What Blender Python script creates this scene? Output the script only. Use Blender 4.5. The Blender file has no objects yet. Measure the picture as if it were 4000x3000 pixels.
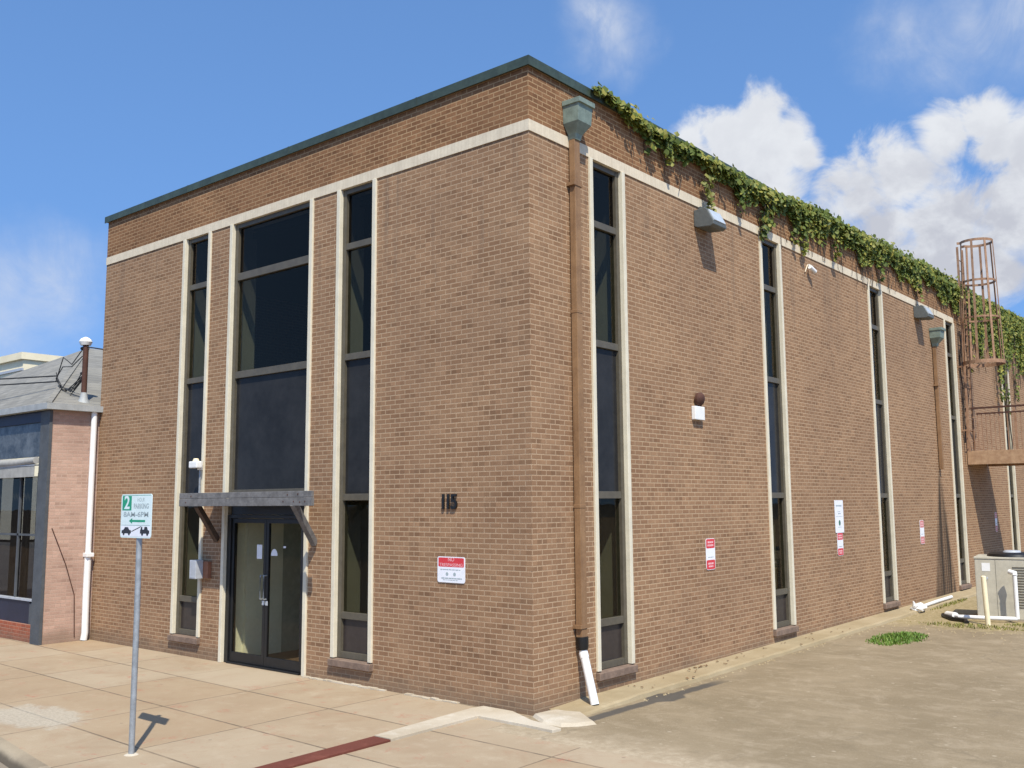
import bpy, bmesh, math, random
from mathutils import Vector, Matrix

random.seed(7)
S = bpy.context.scene
COL = S.collection
R = math.radians

# ------------------------------------------------------------------ camera
YAW, PITCH, ROLL = 0.6967, 0.1212, -0.0070
CAM = Vector((7.8127, -9.7169, 2.6335))
f_ = Vector((-math.sin(YAW) * math.cos(PITCH), math.cos(YAW) * math.cos(PITCH), math.sin(PITCH)))
r_ = Vector((math.cos(YAW), math.sin(YAW), 0))
u_ = r_.cross(f_)
r2 = r_ * math.cos(ROLL) + u_ * math.sin(ROLL)
u2 = u_ * math.cos(ROLL) - r_ * math.sin(ROLL)
cd = bpy.data.cameras.new("camera")
cd.sensor_width = 36
cd.lens = 36 * 2100.25 / 2212
cd.clip_end = 3000
cam = bpy.data.objects.new("camera", cd)
COL.objects.link(cam)
M = Matrix((r2, u2, -f_)).transposed().to_4x4()
M.translation = CAM
cam.matrix_world = M
S.camera = cam

# ------------------------------------------------------------------ sun, sky, exposure
SUN = Vector((1.45, -1.15, 2.58)).normalized()
sd = bpy.data.lights.new("sun", 'SUN')
sd.energy = 4.9
sd.angle = R(0.5)
sd.color = (1.0, 0.94, 0.82)
so = bpy.data.objects.new("sun", sd)
COL.objects.link(so)
so.rotation_euler = SUN.to_track_quat('Z', 'Y').to_euler()
so.location = (20, -16, 40)

S.view_settings.view_transform = 'Standard'
S.view_settings.look = 'None'
S.view_settings.gamma = 1
S.view_settings.exposure = 0.2

w = bpy.data.worlds.new("World")
S.world = w
w.use_nodes = True
nt = w.node_tree
nt.nodes.clear()


def N(nt, typ, **kw):
    n = nt.nodes.new(typ)
    for k, v in kw.items():
        if k.startswith('i_'):
            n.inputs[k[2:].replace('_', ' ')].default_value = v
        else:
            setattr(n, k, v)
    return n


def link(nt, a, b):
    nt.links.new(a, b)


def mth(nt, op, a, b=None, c=None, clamp=False):
    n = nt.nodes.new('ShaderNodeMath')
    n.operation = op
    n.use_clamp = clamp
    for i, x in enumerate((a, b, c)):
        if x is None:
            continue
        if isinstance(x, (int, float)):
            n.inputs[i].default_value = x
        else:
            nt.links.new(x, n.inputs[i])
    return n.outputs[0]


def sstep(nt, x, lo, hi):
    n = nt.nodes.new('ShaderNodeMapRange')
    n.interpolation_type = 'SMOOTHSTEP'
    n.inputs['From Min'].default_value = lo
    n.inputs['From Max'].default_value = hi
    nt.links.new(x, n.inputs['Value'])
    return n.outputs[0]


def mix(nt, fac, a, b, mode='MIX'):
    n = nt.nodes.new('ShaderNodeMix')
    n.data_type = 'RGBA'
    n.blend_type = mode
    for s, x in ((n.inputs[0], fac), (n.inputs[6], a), (n.inputs[7], b)):
        if isinstance(x, (int, float)):
            s.default_value = x
        elif isinstance(x, tuple):
            s.default_value = x if len(x) == 4 else (*x, 1)
        else:
            nt.links.new(x, s)
    return n.outputs[2]


def noise(nt, vec, scale, detail=4, rough=0.55, dist=0.0):
    n = nt.nodes.new('ShaderNodeTexNoise')
    n.inputs['Scale'].default_value = scale
    n.inputs['Detail'].default_value = detail
    n.inputs['Roughness'].default_value = rough
    n.inputs['Distortion'].default_value = dist
    if vec is not None:
        nt.links.new(vec, n.inputs['Vector'])
    return n.outputs['Fac']


sky = N(nt, 'ShaderNodeTexSky', sky_type='NISHITA')
sky.sun_disc = False
sky.sun_elevation = math.asin(SUN.z)
sky.sun_rotation = math.atan2(SUN.x, SUN.y)
sky.altitude = 0
sky.air_density = 1.0
sky.dust_density = 0.6
sky.ozone_density = 2.5
tc = N(nt, 'ShaderNodeTexCoord')
dirv = tc.outputs['Generated']
# clouds: soft clumps standing in fixed directions of the sky, broken up by noise
CLUMPS = [  # direction, angular radius, weight
    ((-0.4538, 0.8209, 0.3468), 0.034, 1),
    ((-0.4324, 0.8287, 0.3554), 0.03, 1),
    ((-0.4202, 0.8381, 0.348), 0.042, 1),
    ((-0.3938, 0.845, 0.3619), 0.036, 1),
    ((-0.3904, 0.8561, 0.3387), 0.05, 1),
    ((-0.3677, 0.8613, 0.3507), 0.028, 1),
    ((-0.3622, 0.8712, 0.3315), 0.024, 1),
    ((-0.4035, 0.8607, 0.3104), 0.055, 1),
    ((-0.4565, 0.8288, 0.3236), 0.045, 1),
    ((-0.3245, 0.9019, 0.285), 0.05, 1),
    ((-0.2855, 0.9105, 0.299), 0.048, 1),
    ((-0.2451, 0.9124, 0.3277), 0.034, 1),
    ((-0.2124, 0.9176, 0.3361), 0.03, 1),
    ((-0.21, 0.9259, 0.3141), 0.03, 1),
    ((-0.1812, 0.9323, 0.313), 0.036, 1),
    ((-0.3104, 0.9184, 0.2451), 0.065, 1),
    ((-0.2513, 0.9337, 0.2551), 0.07, 1),
    ((-0.1996, 0.9468, 0.2523), 0.055, 1),
    ((-0.369, 0.8949, 0.2509), 0.045, 1),
    ((-0.2762, 0.9385, 0.2072), 0.06, 1),
    ((-0.3539, 0.9104, 0.2144), 0.06, 1),
    ((-0.2302, 0.95, 0.2108), 0.045, 1),
]
WISPS = [
    ((-0.4976, 0.7400, 0.4525), .060, .62), ((-0.5080, 0.7380, 0.4700), .055, .60), ((-0.4890, 0.7560, 0.4330), .050, .5), ((-0.4900, 0.7660, 0.4130), .036, .36),
    ((-0.8945, 0.3996, 0.2005), .085, .42), ((-0.9040, 0.3744, 0.2063), .075, .38), ((-0.9150, 0.3700, 0.1600), .12, .35),
    ((-0.2093, 0.8864, 0.4130), .085, .52), ((-0.1700, 0.8950, 0.4150), .090, .6), ((-0.2623, 0.8672, 0.4232), .060, .30),
]
big = N(nt, 'ShaderNodeMapping')
link(nt, dirv, big.inputs['Vector'])
big.inputs['Scale'].default_value = (1, 1, 1.15)
n1 = noise(nt, big.outputs[0], 14, 10, .62, .5)
n2 = noise(nt, big.outputs[0], 7, 6, .6, .2)
n3 = noise(nt, big.outputs[0], 22, 7, .6, .3)


def clumps(lst):
    acc = None
    for d, rad, wt in lst:
        v = N(nt, 'ShaderNodeVectorMath', operation='DISTANCE')
        link(nt, dirv, v.inputs[0])
        v.inputs[1].default_value = Vector(d).normalized()
        t = mth(nt, 'MULTIPLY_ADD', v.outputs['Value'], -wt / rad, wt)
        acc = t if acc is None else mth(nt, 'MAXIMUM', acc, t)
    return acc


fld = clumps(CLUMPS)
dens = mth(nt, 'ADD', fld, mth(nt, 'MULTIPLY_ADD', n1, 2.3, -1.30))
cum = sstep(nt, dens, -0.16, 0.46)
wf = clumps(WISPS)
wsp = sstep(nt, mth(nt, 'ADD', wf, mth(nt, 'MULTIPLY_ADD', n2, 0.9, -0.45)), 0.0, 0.7)
stm = N(nt, 'ShaderNodeMapping')
link(nt, dirv, stm.inputs['Vector'])
stm.inputs['Rotation'].default_value = (R(25), R(38), R(20))
stm.inputs['Scale'].default_value = (1.7, 1.0, 1.0)
stn = noise(nt, stm.outputs[0], 9, 8, .65, .8)
wsp = mth(nt, 'MULTIPLY', wsp, mth(nt, 'MULTIPLY_ADD', sstep(nt, stn, .25, .75), .62, .22))
shade = sstep(nt, mth(nt, 'ADD', n3, mth(nt, 'MULTIPLY', dens, 0.12)), 0.36, 0.72)
sx = N(nt, 'ShaderNodeSeparateXYZ')
link(nt, dirv, sx.inputs[0])
low = sstep(nt, sx.outputs['Z'], 0.37, 0.24)
greyf = mth(nt, 'MULTIPLY', mth(nt, 'MULTIPLY_ADD', low, 0.75, 0.30), mth(nt, 'MULTIPLY_ADD', shade, 0.8, 0.25), clamp=True)
ccol = mix(nt, greyf, (0.74, 0.76, 0.79), (0.50, 0.515, 0.57))
bgs = N(nt, 'ShaderNodeBackground')
bgs.inputs['Strength'].default_value = 0.138
flat = N(nt, 'ShaderNodeVectorMath', operation='MULTIPLY_ADD')  # humid air: an even blue down to the roofs
link(nt, dirv, flat.inputs[0])
flat.inputs[1].default_value = (1, 1, .62)
flat.inputs[2].default_value = (0, 0, .30)
nrmv = N(nt, 'ShaderNodeVectorMath', operation='NORMALIZE')
link(nt, flat.outputs[0], nrmv.inputs[0])
link(nt, nrmv.outputs[0], sky.inputs['Vector'])
tint = mix(nt, 1.0, sky.outputs[0], (0.96, 1.22, 1.44), 'MULTIPLY')
link(nt, tint, bgs.inputs['Color'])
bgc = N(nt, 'ShaderNodeBackground')
link(nt, ccol, bgc.inputs['Color'])
cover = mth(nt, 'MAXIMUM', mth(nt, 'MULTIPLY', cum, 0.97), wsp, clamp=True)
up = sstep(nt, sx.outputs['Z'], 0.0, 0.05)
cover = mth(nt, 'MULTIPLY', cover, up)
ms = N(nt, 'ShaderNodeMixShader')
link(nt, cover, ms.inputs[0])
link(nt, bgs.outputs[0], ms.inputs[1])
link(nt, bgc.outputs[0], ms.inputs[2])
wo = N(nt, 'ShaderNodeOutputWorld')
link(nt, ms.outputs[0], wo.inputs['Surface'])

# ------------------------------------------------------------------ materials
MATS = {}


def mat(name):
    m = bpy.data.materials.new(name)
    m.use_nodes = True
    b = m.node_tree.nodes['Principled BSDF']
    MATS[name] = m
    return m, m.node_tree, b


def weathered(name, col, rough=.6, var=.18, scale=6, metal=0.0, col2=None, bump=0.0, bscale=60, spec=.4, drips=0.0):
    """plain material with two octaves of wear so nothing reads as flat colour"""
    m, t, b = mat(name)
    g = N(t, 'ShaderNodeTexCoord')
    a = noise(t, g.outputs['Object'], scale, 6, .65)
    a2 = noise(t, g.outputs['Object'], scale * 9, 4, .6)
    fac = sstep(t, mth(t, 'ADD', mth(t, 'MULTIPLY', a, .7), mth(t, 'MULTIPLY', a2, .3)), .3, .7)
    d = col2 if col2 else tuple(c * (1 - var * 1.6) for c in col)
    lite = tuple(min(1, c * (1 + var * .5)) for c in col)
    c = mix(t, fac, d, lite)
    if drips:  # grime washed down the face
        mp = N(t, 'ShaderNodeMapping')
        link(t, g.outputs['Object'], mp.inputs['Vector'])
        mp.inputs['Scale'].default_value = (14, 14, .9)
        dn = noise(t, mp.outputs[0], 1.0, 5, .7)
        c = mix(t, mth(t, 'MULTIPLY', sstep(t, dn, .48, .72), drips), c, tuple(x * k for x, k in zip(col, (.50, .44, .38))))
    link(t, c, b.inputs['Base Color'])
    b.inputs['Roughness'].default_value = rough
    b.inputs['Metallic'].default_value = metal
    b.inputs['Specular IOR Level'].default_value = spec
    if bump:
        bp = N(t, 'ShaderNodeBump')
        bp.inputs['Strength'].default_value = bump
        bp.inputs['Distance'].default_value = .01
        link(t, noise(t, g.outputs['Object'], bscale, 5), bp.inputs['Height'])
        link(t, bp.outputs[0], b.inputs['Normal'])
    return m


def brick(name, c1, c2, mortar, dirt=.35, stains=False, bw=.203, rh=.0677, ms=.0085, bump=.5):
    m, t, b = mat(name)
    g = N(t, 'ShaderNodeNewGeometry')
    s = N(t, 'ShaderNodeSeparateXYZ')
    link(t, g.outputs['Position'], s.inputs[0])
    cx = N(t, 'ShaderNodeCombineXYZ')
    link(t, mth(t, 'ADD', s.outputs['X'], s.outputs['Y']), cx.inputs['X'])
    link(t, s.outputs['Z'], cx.inputs['Y'])
    br = N(t, 'ShaderNodeTexBrick')
    link(t, cx.outputs[0], br.inputs['Vector'])
    br.inputs['Scale'].default_value = 1
    br.inputs['Brick Width'].default_value = bw
    br.inputs['Row Height'].default_value = rh
    br.inputs['Mortar Size'].default_value = ms
    br.inputs['Mortar Smooth'].default_value = .25
    br.inputs['Bias'].default_value = -.15
    br.inputs['Color1'].default_value = (*c1, 1)
    br.inputs['Color2'].default_value = (*c2, 1)
    br.inputs['Mortar'].default_value = (*mortar, 1)
    fine = noise(t, g.outputs['Position'], 45, 5, .7)
    mid = noise(t, g.outputs['Position'], 2.3, 6, .62)
    bigp = noise(t, g.outputs['Position'], .55, 5, .6)
    # odd bricks burnt darker or paler than the rest
    row = mth(t, 'FLOOR', mth(t, 'DIVIDE', s.outputs['Z'], rh))
    sh = mth(t, 'MULTIPLY', mth(t, 'FLOORED_MODULO', row, 2.0), .5)
    colm = mth(t, 'FLOOR', mth(t, 'ADD', mth(t, 'DIVIDE', mth(t, 'ADD', s.outputs['X'], s.outputs['Y']), bw), sh))
    cell = N(t, 'ShaderNodeCombineXYZ')
    link(t, row, cell.inputs['X'])
    link(t, colm, cell.inputs['Y'])
    wn = N(t, 'ShaderNodeTexWhiteNoise', noise_dimensions='3D')
    link(t, cell.outputs[0], wn.inputs['Vector'])
    face = mth(t, 'SUBTRACT', 1.0, br.outputs['Fac'])
    odd = mth(t, 'MULTIPLY', sstep(t, wn.outputs['Value'], .80, .97), face)
    pale = mth(t, 'MULTIPLY', sstep(t, wn.outputs['Value'], .16, .03), face)
    bc = mix(t, mth(t, 'MULTIPLY', odd, .40), br.outputs['Color'], tuple(x * .52 for x in c2))
    bc = mix(t, mth(t, 'MULTIPLY', pale, .55), bc, tuple(min(1, x * 1.22) for x in c1))
    # rows of mortar are rubbed thinner in places
    c = mix(t, mth(t, 'MULTIPLY', sstep(t, mid, .44, .68), .38), bc, tuple((a * .7 + d * .3) for a, d in zip(c1, mortar)))
    c = mix(t, mth(t, 'MULTIPLY', sstep(t, fine, .35, .75), .45), c, tuple(x * .72 for x in c2))
    vr = mix(t, sstep(t, bigp, .3, .7), (1 - dirt * .30, 1 - dirt * .34, 1 - dirt * .34), (1.06, 1.05, 1.03))
    c = mix(t, 1.0, c, vr, 'MULTIPLY')
    # splash dirt along the bottom courses
    zz = mth(t, 'ADD', s.outputs['Z'], mth(t, 'MULTIPLY_ADD', mid, .55, -.27))
    c = mix(t, mth(t, 'MULTIPLY', sstep(t, zz, .34, .02), .55), c, (.17, .125, .085))
    # grime running down under the stone band and below the coping
    if stains:
        streak = N(t, 'ShaderNodeCombineXYZ')
        link(t, mth(t, 'MULTIPLY', mth(t, 'ADD', s.outputs['X'], s.outputs['Y']), 5.0), streak.inputs['X'])
        link(t, mth(t, 'MULTIPLY', s.outputs['Z'], .35), streak.inputs['Y'])
        st = noise(t, streak.outputs[0], 1.0, 5, .65)
        top = sstep(t, s.outputs['Z'], 4.4, 7.5)
        c = mix(t, mth(t, 'MULTIPLY', mth(t, 'MULTIPLY', sstep(t, st, .48, .72), mth(t, 'MULTIPLY_ADD', top, .8, .2)), .42), c, (.14, .10, .072))
        # water stains below the broken drain pipe
        ydist = mth(t, 'ABSOLUTE', mth(t, 'SUBTRACT', s.outputs['Y'], mth(t, 'MULTIPLY_ADD', s.outputs['Z'], .0, 17.0)))
        wid = mth(t, 'MULTIPLY_ADD', s.outputs['Z'], -.25, .98)
        inside = sstep(t, mth(t, 'SUBTRACT', wid, ydist), -.05, .22)
        zr = mth(t, 'MULTIPLY', sstep(t, s.outputs['Z'], 3.55, 3.2), sstep(t, s.outputs['X'], -.2, -.1))
        st2 = N(t, 'ShaderNodeCombineXYZ')
        link(t, mth(t, 'MULTIPLY', s.outputs['Y'], 5.2), st2.inputs['X'])
        link(t, mth(t, 'MULTIPLY', s.outputs['Z'], .16), st2.inputs['Y'])
        sn = mth(t, 'MULTIPLY_ADD', sstep(t, noise(t, st2.outputs[0], 1.0, 3, .6), .36, .58), .60, .40)
        c = mix(t, mth(t, 'MULTIPLY', mth(t, 'MULTIPLY', inside, zr), mth(t, 'MULTIPLY', sn, .95)), c, (.028, .022, .016))
    link(t, c, b.inputs['Base Color'])
    b.inputs['Roughness'].default_value = .9
    b.inputs['Specular IOR Level'].default_value = .2
    bp = N(t, 'ShaderNodeBump')
    bp.inputs['Strength'].default_value = bump
    bp.inputs['Distance'].default_value = .006
    hgt = mth(t, 'ADD', mth(t, 'SUBTRACT', 1.0, br.outputs['Fac']), mth(t, 'MULTIPLY', fine, .35))
    link(t, hgt, bp.inputs['Height'])
    link(t, bp.outputs[0], b.inputs['Normal'])
    return m


def glass(name, tintc, f0=.05, rough=.01):
    m, t, b = mat(name)
    t.nodes.remove(b)
    tr = N(t, 'ShaderNodeBsdfTransparent')
    tr.inputs[0].default_value = (*tintc, 1)
    gl = N(t, 'ShaderNodeBsdfGlossy')
    gl.inputs['Roughness'].default_value = rough
    gl.inputs['Color'].default_value = (1, .82, .66, 1)
    fr = N(t, 'ShaderNodeFresnel')
    fr.inputs['IOR'].default_value = 1.5
    g = N(t, 'ShaderNodeTexCoord')
    bp = N(t, 'ShaderNodeBump')
    bp.inputs['Strength'].default_value = .035
    bp.inputs['Distance'].default_value = .05
    link(t, noise(t, g.outputs['Object'], 1.3, 2), bp.inputs['Height'])
    link(t, bp.outputs[0], gl.inputs['Normal'])
    mx = N(t, 'ShaderNodeMixShader')
    gm = N(t, 'ShaderNodeNewGeometry')  # the pane has two faces: reflect at the outer one only
    link(t, mth(t, 'MULTIPLY', fr.outputs[0], mth(t, 'MULTIPLY_ADD', gm.outputs['Backfacing'], -.55, .55), clamp=True), mx.inputs[0])
    link(t, tr.outputs[0], mx.inputs[1])
    link(t, gl.outputs[0], mx.inputs[2])
    o = [n for n in t.nodes if n.type == 'OUTPUT_MATERIAL'][0]
    link(t, mx.outputs[0], o.inputs['Surface'])
    return m


BRICK = brick('brick', (.312, .184, .102), (.228, .125, .067), (.465, .330, .207), stains=True)
BRICKP = brick('parapet_brick', (.258, .132, .063), (.175, .084, .039), (.430, .285, .155), dirt=.5)
PINK = brick('pink_painted_brick', (.52, .35, .27), (.44, .29, .22), (.49, .36, .28), dirt=.8, bump=.35)
REDBR = brick('red_brick', (.36, .10, .05), (.28, .075, .04), (.40, .22, .15), dirt=.5)
CREAM = weathered('cream_stone', (.69, .59, .43), .75, .10, 5, bump=.15, drips=.2)
TRIM = weathered('cream_paint', (.69, .625, .475), .6, .08, 4, bump=.08, drips=.18)
GREEN = weathered('green_metal', (.052, .074, .055), .5, .25, 3, drips=.4)
GREENL = weathered('pale_green_metal', (.20, .25, .205), .55, .22, 8)
FRAME = weathered('bronze_frame', (.105, .090, .063), .45, .15, 8)
BLACK = weathered('black_frame', (.012, .012, .012), .4, .2, 8)
RUST = weathered('brown_metal', (.27, .155, .074), .65, .22, 4, col2=(.20, .110, .052), drips=.55)
RUSTY = weathered('rusty_steel', (.36, .215, .13), .75, .2, 7, col2=(.22, .115, .06))
DRUST = weathered('dark_rust', (.085, .035, .022), .8, .25, 9)
WHITE = weathered('white_paint', (.80, .79, .75), .5, .06, 6)
PVC = weathered('white_plastic', (.80, .79, .76), .35, .06, 5)
GREY = weathered('grey_box', (.42, .44, .47), .45, .12, 7)
GALV = weathered('galvanised_steel', (.36, .38, .39), .45, .2, 14, metal=.35)
WOOD = weathered('grey_weathered_wood', (.170, .162, .155), .85, .28, 9, bump=.3, bscale=30)
WOODD = weathered('brown_wood', (.10, .065, .045), .85, .25, 9, bump=.3, bscale=30)
SILL = weathered('brown_sill', (.215, .148, .108), .85, .25, 10, bump=.2)
PANEL = weathered('dark_panel', (.030, .029, .028), .16, .25, .8, spec=.10)
PANELB = weathered('brown_panel', (.045, .035, .030), .35, .18, 3)
GLASS = glass('tinted_glass', (.66, .68, .64))
GLASSD = glass('dark_glass', (.45, .46, .48))
GLASSC = glass('door_glass', (.88, .88, .83))
PLASTER = weathered('cream_plaster', (.80, .78, .62), .8, .08, 2)
LINING = weathered('window_lining', (.27, .25, .19), .8, .08, 2)
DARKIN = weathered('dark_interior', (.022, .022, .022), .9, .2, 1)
TEAL = weathered('teal_plaster', (.36, .40, .33), .8, .2, 1)
BFLOOR = weathered('brown_floor', (.12, .075, .05), .5, .2, 4)
ROOFT = weathered('roof_tar', (.12, .12, .12), .9, .2, 1)
SLATE = weathered('pilaster_paint', (.085, .092, .098), .7, .2, 3, bump=.1)
NAVY = weathered('navy_panel', (.018, .02, .04), .5, .2, 3)
AWN = weathered('awning_cloth', (.36, .345, .31), .8, .15, 6)
ACMAT = weathered('beige_metal', (.49, .45, .35), .5, .12, 4)
CREAMPIPE = weathered('cream_pipe', (.80, .70, .46), .5, .08, 5)
REDP = weathered('red_sign', (.62, .045, .055), .4, .06, 9)
SGREEN = weathered('sign_green', (.02, .30, .16), .4, .06, 9)
SIGNW = weathered('sign_white', (.70, .80, .77), .4, .06, 9)
SIGNW2 = weathered('plain_sign_white', (.80, .80, .82), .4, .05, 9)
INK = weathered('black_ink', (.03, .03, .035), .5, .1, 9)
INKG = weathered('grey_ink', (.36, .42, .42), .5, .1, 9)
PINKT = weathered('pale_pink_ink', (.80, .45, .45), .5, .05, 9)
LENS = weathered('lamp_lens', (.50, .54, .56), .15, .10, 9, spec=.7)
HOUSING = weathered('lamp_housing', (.11, .12, .115), .55, .15, 9)
CABLE = weathered('cable', (.03, .03, .03), .7, .1, 9)
SHING = weathered('roof_shingle', (.25, .245, .225), .9, .15, 3, bump=.3, bscale=25)
GUTTER = weathered('grey_gutter', (.36, .37, .36), .6, .15, 5)
SIDING = weathered('cream_siding', (.80, .70, .48), .7, .08, .5)
CURT = weathered('curtain', (.085, .08, .065), .9, .25, 3)
DEBRIS = weathered('brown_leaf', (.20, .10, .045), .8, .3, 9)
STEM = weathered('vine_stem', (.085, .062, .045), .9, .25, 9)


def shingles():
    t = SHING.node_tree
    b = t.nodes['Principled BSDF']
    g = N(t, 'ShaderNodeNewGeometry')
    s = N(t, 'ShaderNodeSeparateXYZ')
    link(t, g.outputs['Position'], s.inputs[0])
    cx = N(t, 'ShaderNodeCombineXYZ')
    link(t, mth(t, 'ADD', s.outputs['X'], s.outputs['Y']), cx.inputs['X'])
    link(t, s.outputs['Z'], cx.inputs['Y'])
    br = N(t, 'ShaderNodeTexBrick')
    link(t, cx.outputs[0], br.inputs['Vector'])
    br.inputs['Scale'].default_value = 1
    br.inputs['Brick Width'].default_value = .30
    br.inputs['Row Height'].default_value = .09
    br.inputs['Mortar Size'].default_value = .006
    br.inputs['Color1'].default_value = (.235, .225, .198, 1)
    br.inputs['Color2'].default_value = (.17, .163, .142, 1)
    br.inputs['Mortar'].default_value = (.13, .125, .12, 1)
    a = noise(t, g.outputs['Position'], 1.4, 6, .65)
    c = mix(t, mth(t, 'MULTIPLY', sstep(t, a, .4, .7), .6), br.outputs['Color'], (.26, .245, .205))
    link(t, c, b.inputs['Base Color'])


shingles()


def leafmat(name, c1, c2, c3):
    m, t, b = mat(name)
    g = N(t, 'ShaderNodeNewGeometry')
    rp = N(t, 'ShaderNodeValToRGB')
    e = rp.color_ramp.elements
    e[0].color = (*c1, 1)
    e[1].color = (*c3, 1)
    k = rp.color_ramp.elements.new(.55)
    k.color = (*c2, 1)
    nn = noise(t, g.outputs['Position'], 1.1, 3)
    link(t, mth(t, 'ADD', mth(t, 'MULTIPLY', g.outputs['Random Per Island'], .75), mth(t, 'MULTIPLY_ADD', nn, .9, -.32)), rp.inputs[0])
    link(t, rp.outputs[0], b.inputs['Base Color'])
    b.inputs['Roughness'].default_value = .55
    b.inputs['Specular IOR Level'].default_value = .3
    tr = N(t, 'ShaderNodeBsdfTranslucent')
    link(t, rp.outputs[0], tr.inputs['Color'])
    mx = N(t, 'ShaderNodeMixShader')
    mx.inputs[0].default_value = .25
    link(t, b.outputs[0], mx.inputs[1])
    link(t, tr.outputs[0], mx.inputs[2])
    o = [n for n in t.nodes if n.type == 'OUTPUT_MATERIAL'][0]
    link(t, mx.outputs[0], o.inputs['Surface'])
    return m


LEAF = leafmat('vine_leaf', (.040, .070, .013), (.140, .175, .028), (.36, .31, .055))
LEAFY = leafmat('yellow_leaf', (.10, .12, .02), (.22, .22, .05), (.36, .32, .08))
GRASSM = leafmat('grass_blade', (.08, .16, .02), (.14, .25, .035), (.27, .31, .08))


def groundmat(name, base, dark, light, kind):
    m, t, b = mat(name)
    g = N(t, 'ShaderNodeNewGeometry')
    P = g.outputs['Position']
    s = N(t, 'ShaderNodeSeparateXYZ')
    link(t, P, s.inputs[0])
    X, Y = s.outputs['X'], s.outputs['Y']
    a = noise(t, P, .7, 6, .6)
    bq = noise(t, P, 3.5, 6, .65)
    fn = noise(t, P, 60, 4, .7)
    c = mix(t, sstep(t, a, .32, .68), dark, base)
    c = mix(t, mth(t, 'MULTIPLY', sstep(t, bq, .50, .72), .55), c, light)
    c = mix(t, mth(t, 'MULTIPLY', sstep(t, fn, .40, .72), .22), c, tuple(x * .55 for x in dark))
    hgt = mth(t, 'MULTIPLY', fn, .5)
    if kind == 'walk':
        # slabs, each with its own tint, and tooled joints
        jx, jy = 1.86, 1.31
        ux = mth(t, 'DIVIDE', mth(t, 'ADD', X, .50), jx)
        uy = mth(t, 'DIVIDE', mth(t, 'ADD', Y, mth(t, 'MULTIPLY_ADD', X, .030, .05)), jy)
        cell = N(t, 'ShaderNodeCombineXYZ')
        link(t, mth(t, 'FLOOR', ux), cell.inputs['X'])
        link(t, mth(t, 'FLOOR', uy), cell.inputs['Y'])
        wn = N(t, 'ShaderNodeTexWhiteNoise', noise_dimensions='3D')
        link(t, cell.outputs[0], wn.inputs['Vector'])
        c = mix(t, mth(t, 'MULTIPLY', sstep(t, wn.outputs['Value'], .35, .9), .34), c, tuple(x * k for x, k in zip(base, (.84, .74, .64))))
        c = mix(t, mth(t, 'MULTIPLY', sstep(t, wn.outputs['Value'], .4, .0), .40), c, tuple(x * k for x, k in zip(base, (1.04, 1.08, 1.14))))
        blot = noise(t, P, 1.6, 7, .7, .6)
        c = mix(t, mth(t, 'MULTIPLY', sstep(t, blot, .50, .66), .42), c, (.30, .205, .125))
        c = mix(t, mth(t, 'MULTIPLY', sstep(t, noise(t, P, 9, 6, .75), .58, .70), .35), c, (.28, .205, .13))
        wob = mth(t, 'MULTIPLY_ADD', bq, .016, -.008)
        dx = mth(t, 'MULTIPLY', mth(t, 'PINGPONG', mth(t, 'ADD', ux, wob), .5), jx)
        dy = mth(t, 'MULTIPLY', mth(t, 'PINGPONG', mth(t, 'ADD', uy, wob), .5), jy)
        j = mth(t, 'MINIMUM', mth(t, 'ADD', dx, .004), dy)
        jm = sstep(t, j, .021, .007)
        c = mix(t, mth(t, 'MULTIPLY', jm, mth(t, 'MULTIPLY_ADD', sstep(t, bq, .3, .6), .45, .45)), c, (.11, .085, .058))
        gum = N(t, 'ShaderNodeTexVoronoi', feature='F1')
        gum.inputs['Scale'].default_value = 2.2
        link(t, P, gum.inputs['Vector'])
        c = mix(t, mth(t, 'MULTIPLY', sstep(t, gum.outputs['Distance'], .055, .035), .45), c, (.13, .10, .075))
        # dirt gathered beside the joints
        c = mix(t, mth(t, 'MULTIPLY', sstep(t, mth(t, 'MINIMUM', dx, dy), .16, .0), mth(t, 'MULTIPLY', sstep(t, a, .4, .65), .30)), c, (.36, .265, .17))
        # reddish paint scuffs
        rn = noise(t, P, 2.6, 5, .7, .4)
        rn2 = noise(t, P, 17, 4, .7)
        rm = mth(t, 'MULTIPLY', sstep(t, rn, .55, .70), sstep(t, rn2, .42, .62))
        c = mix(t, mth(t, 'MULTIPLY', rm, .70), c, (.36, .135, .085))
        # pale gravelly repair beside the kerb
        ex = mth(t, 'DIVIDE', mth(t, 'ADD', X, 4.95), .95)
        ey = mth(t, 'DIVIDE', mth(t, 'ADD', Y, 3.87), .50)
        dd = mth(t, 'ADD', mth(t, 'MULTIPLY', ex, ex), mth(t, 'MULTIPLY', ey, ey))
        pm = sstep(t, mth(t, 'ADD', dd, mth(t, 'MULTIPLY_ADD', bq, 2.6, -1.3)), 1.20, .45)
        pc = mix(t, sstep(t, noise(t, P, 26, 4, .75), .38, .62), (.34, .33, .28), (.53, .49, .40))
        c = mix(t, mth(t, 'MULTIPLY', pm, .5), c, pc)
        # clean sheltered slab in front of the door
        ddx = mth(t, 'DIVIDE', mth(t, 'ADD', X, 5.35), .95)
        ddy = mth(t, 'DIVIDE', mth(t, 'ADD', Y, .62), .60)
        dm = mth(t, 'MAXIMUM', mth(t, 'ABSOLUTE', ddx), mth(t, 'ABSOLUTE', ddy))
        c = mix(t, mth(t, 'MULTIPLY', sstep(t, dm, 1.1, .7), .45), c, light)
        hgt = mth(t, 'SUBTRACT', hgt, mth(t, 'MULTIPLY', jm, 2.0))
    if kind == 'kerb':
        gz_ = mth(t, 'ADD', s.outputs['Z'], mth(t, 'MULTIPLY_ADD', bq, .08, -.04))
        c = mix(t, mth(t, 'MULTIPLY', sstep(t, gz_, -.02, -.09), .8), c, (.085, .068, .048))
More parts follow.
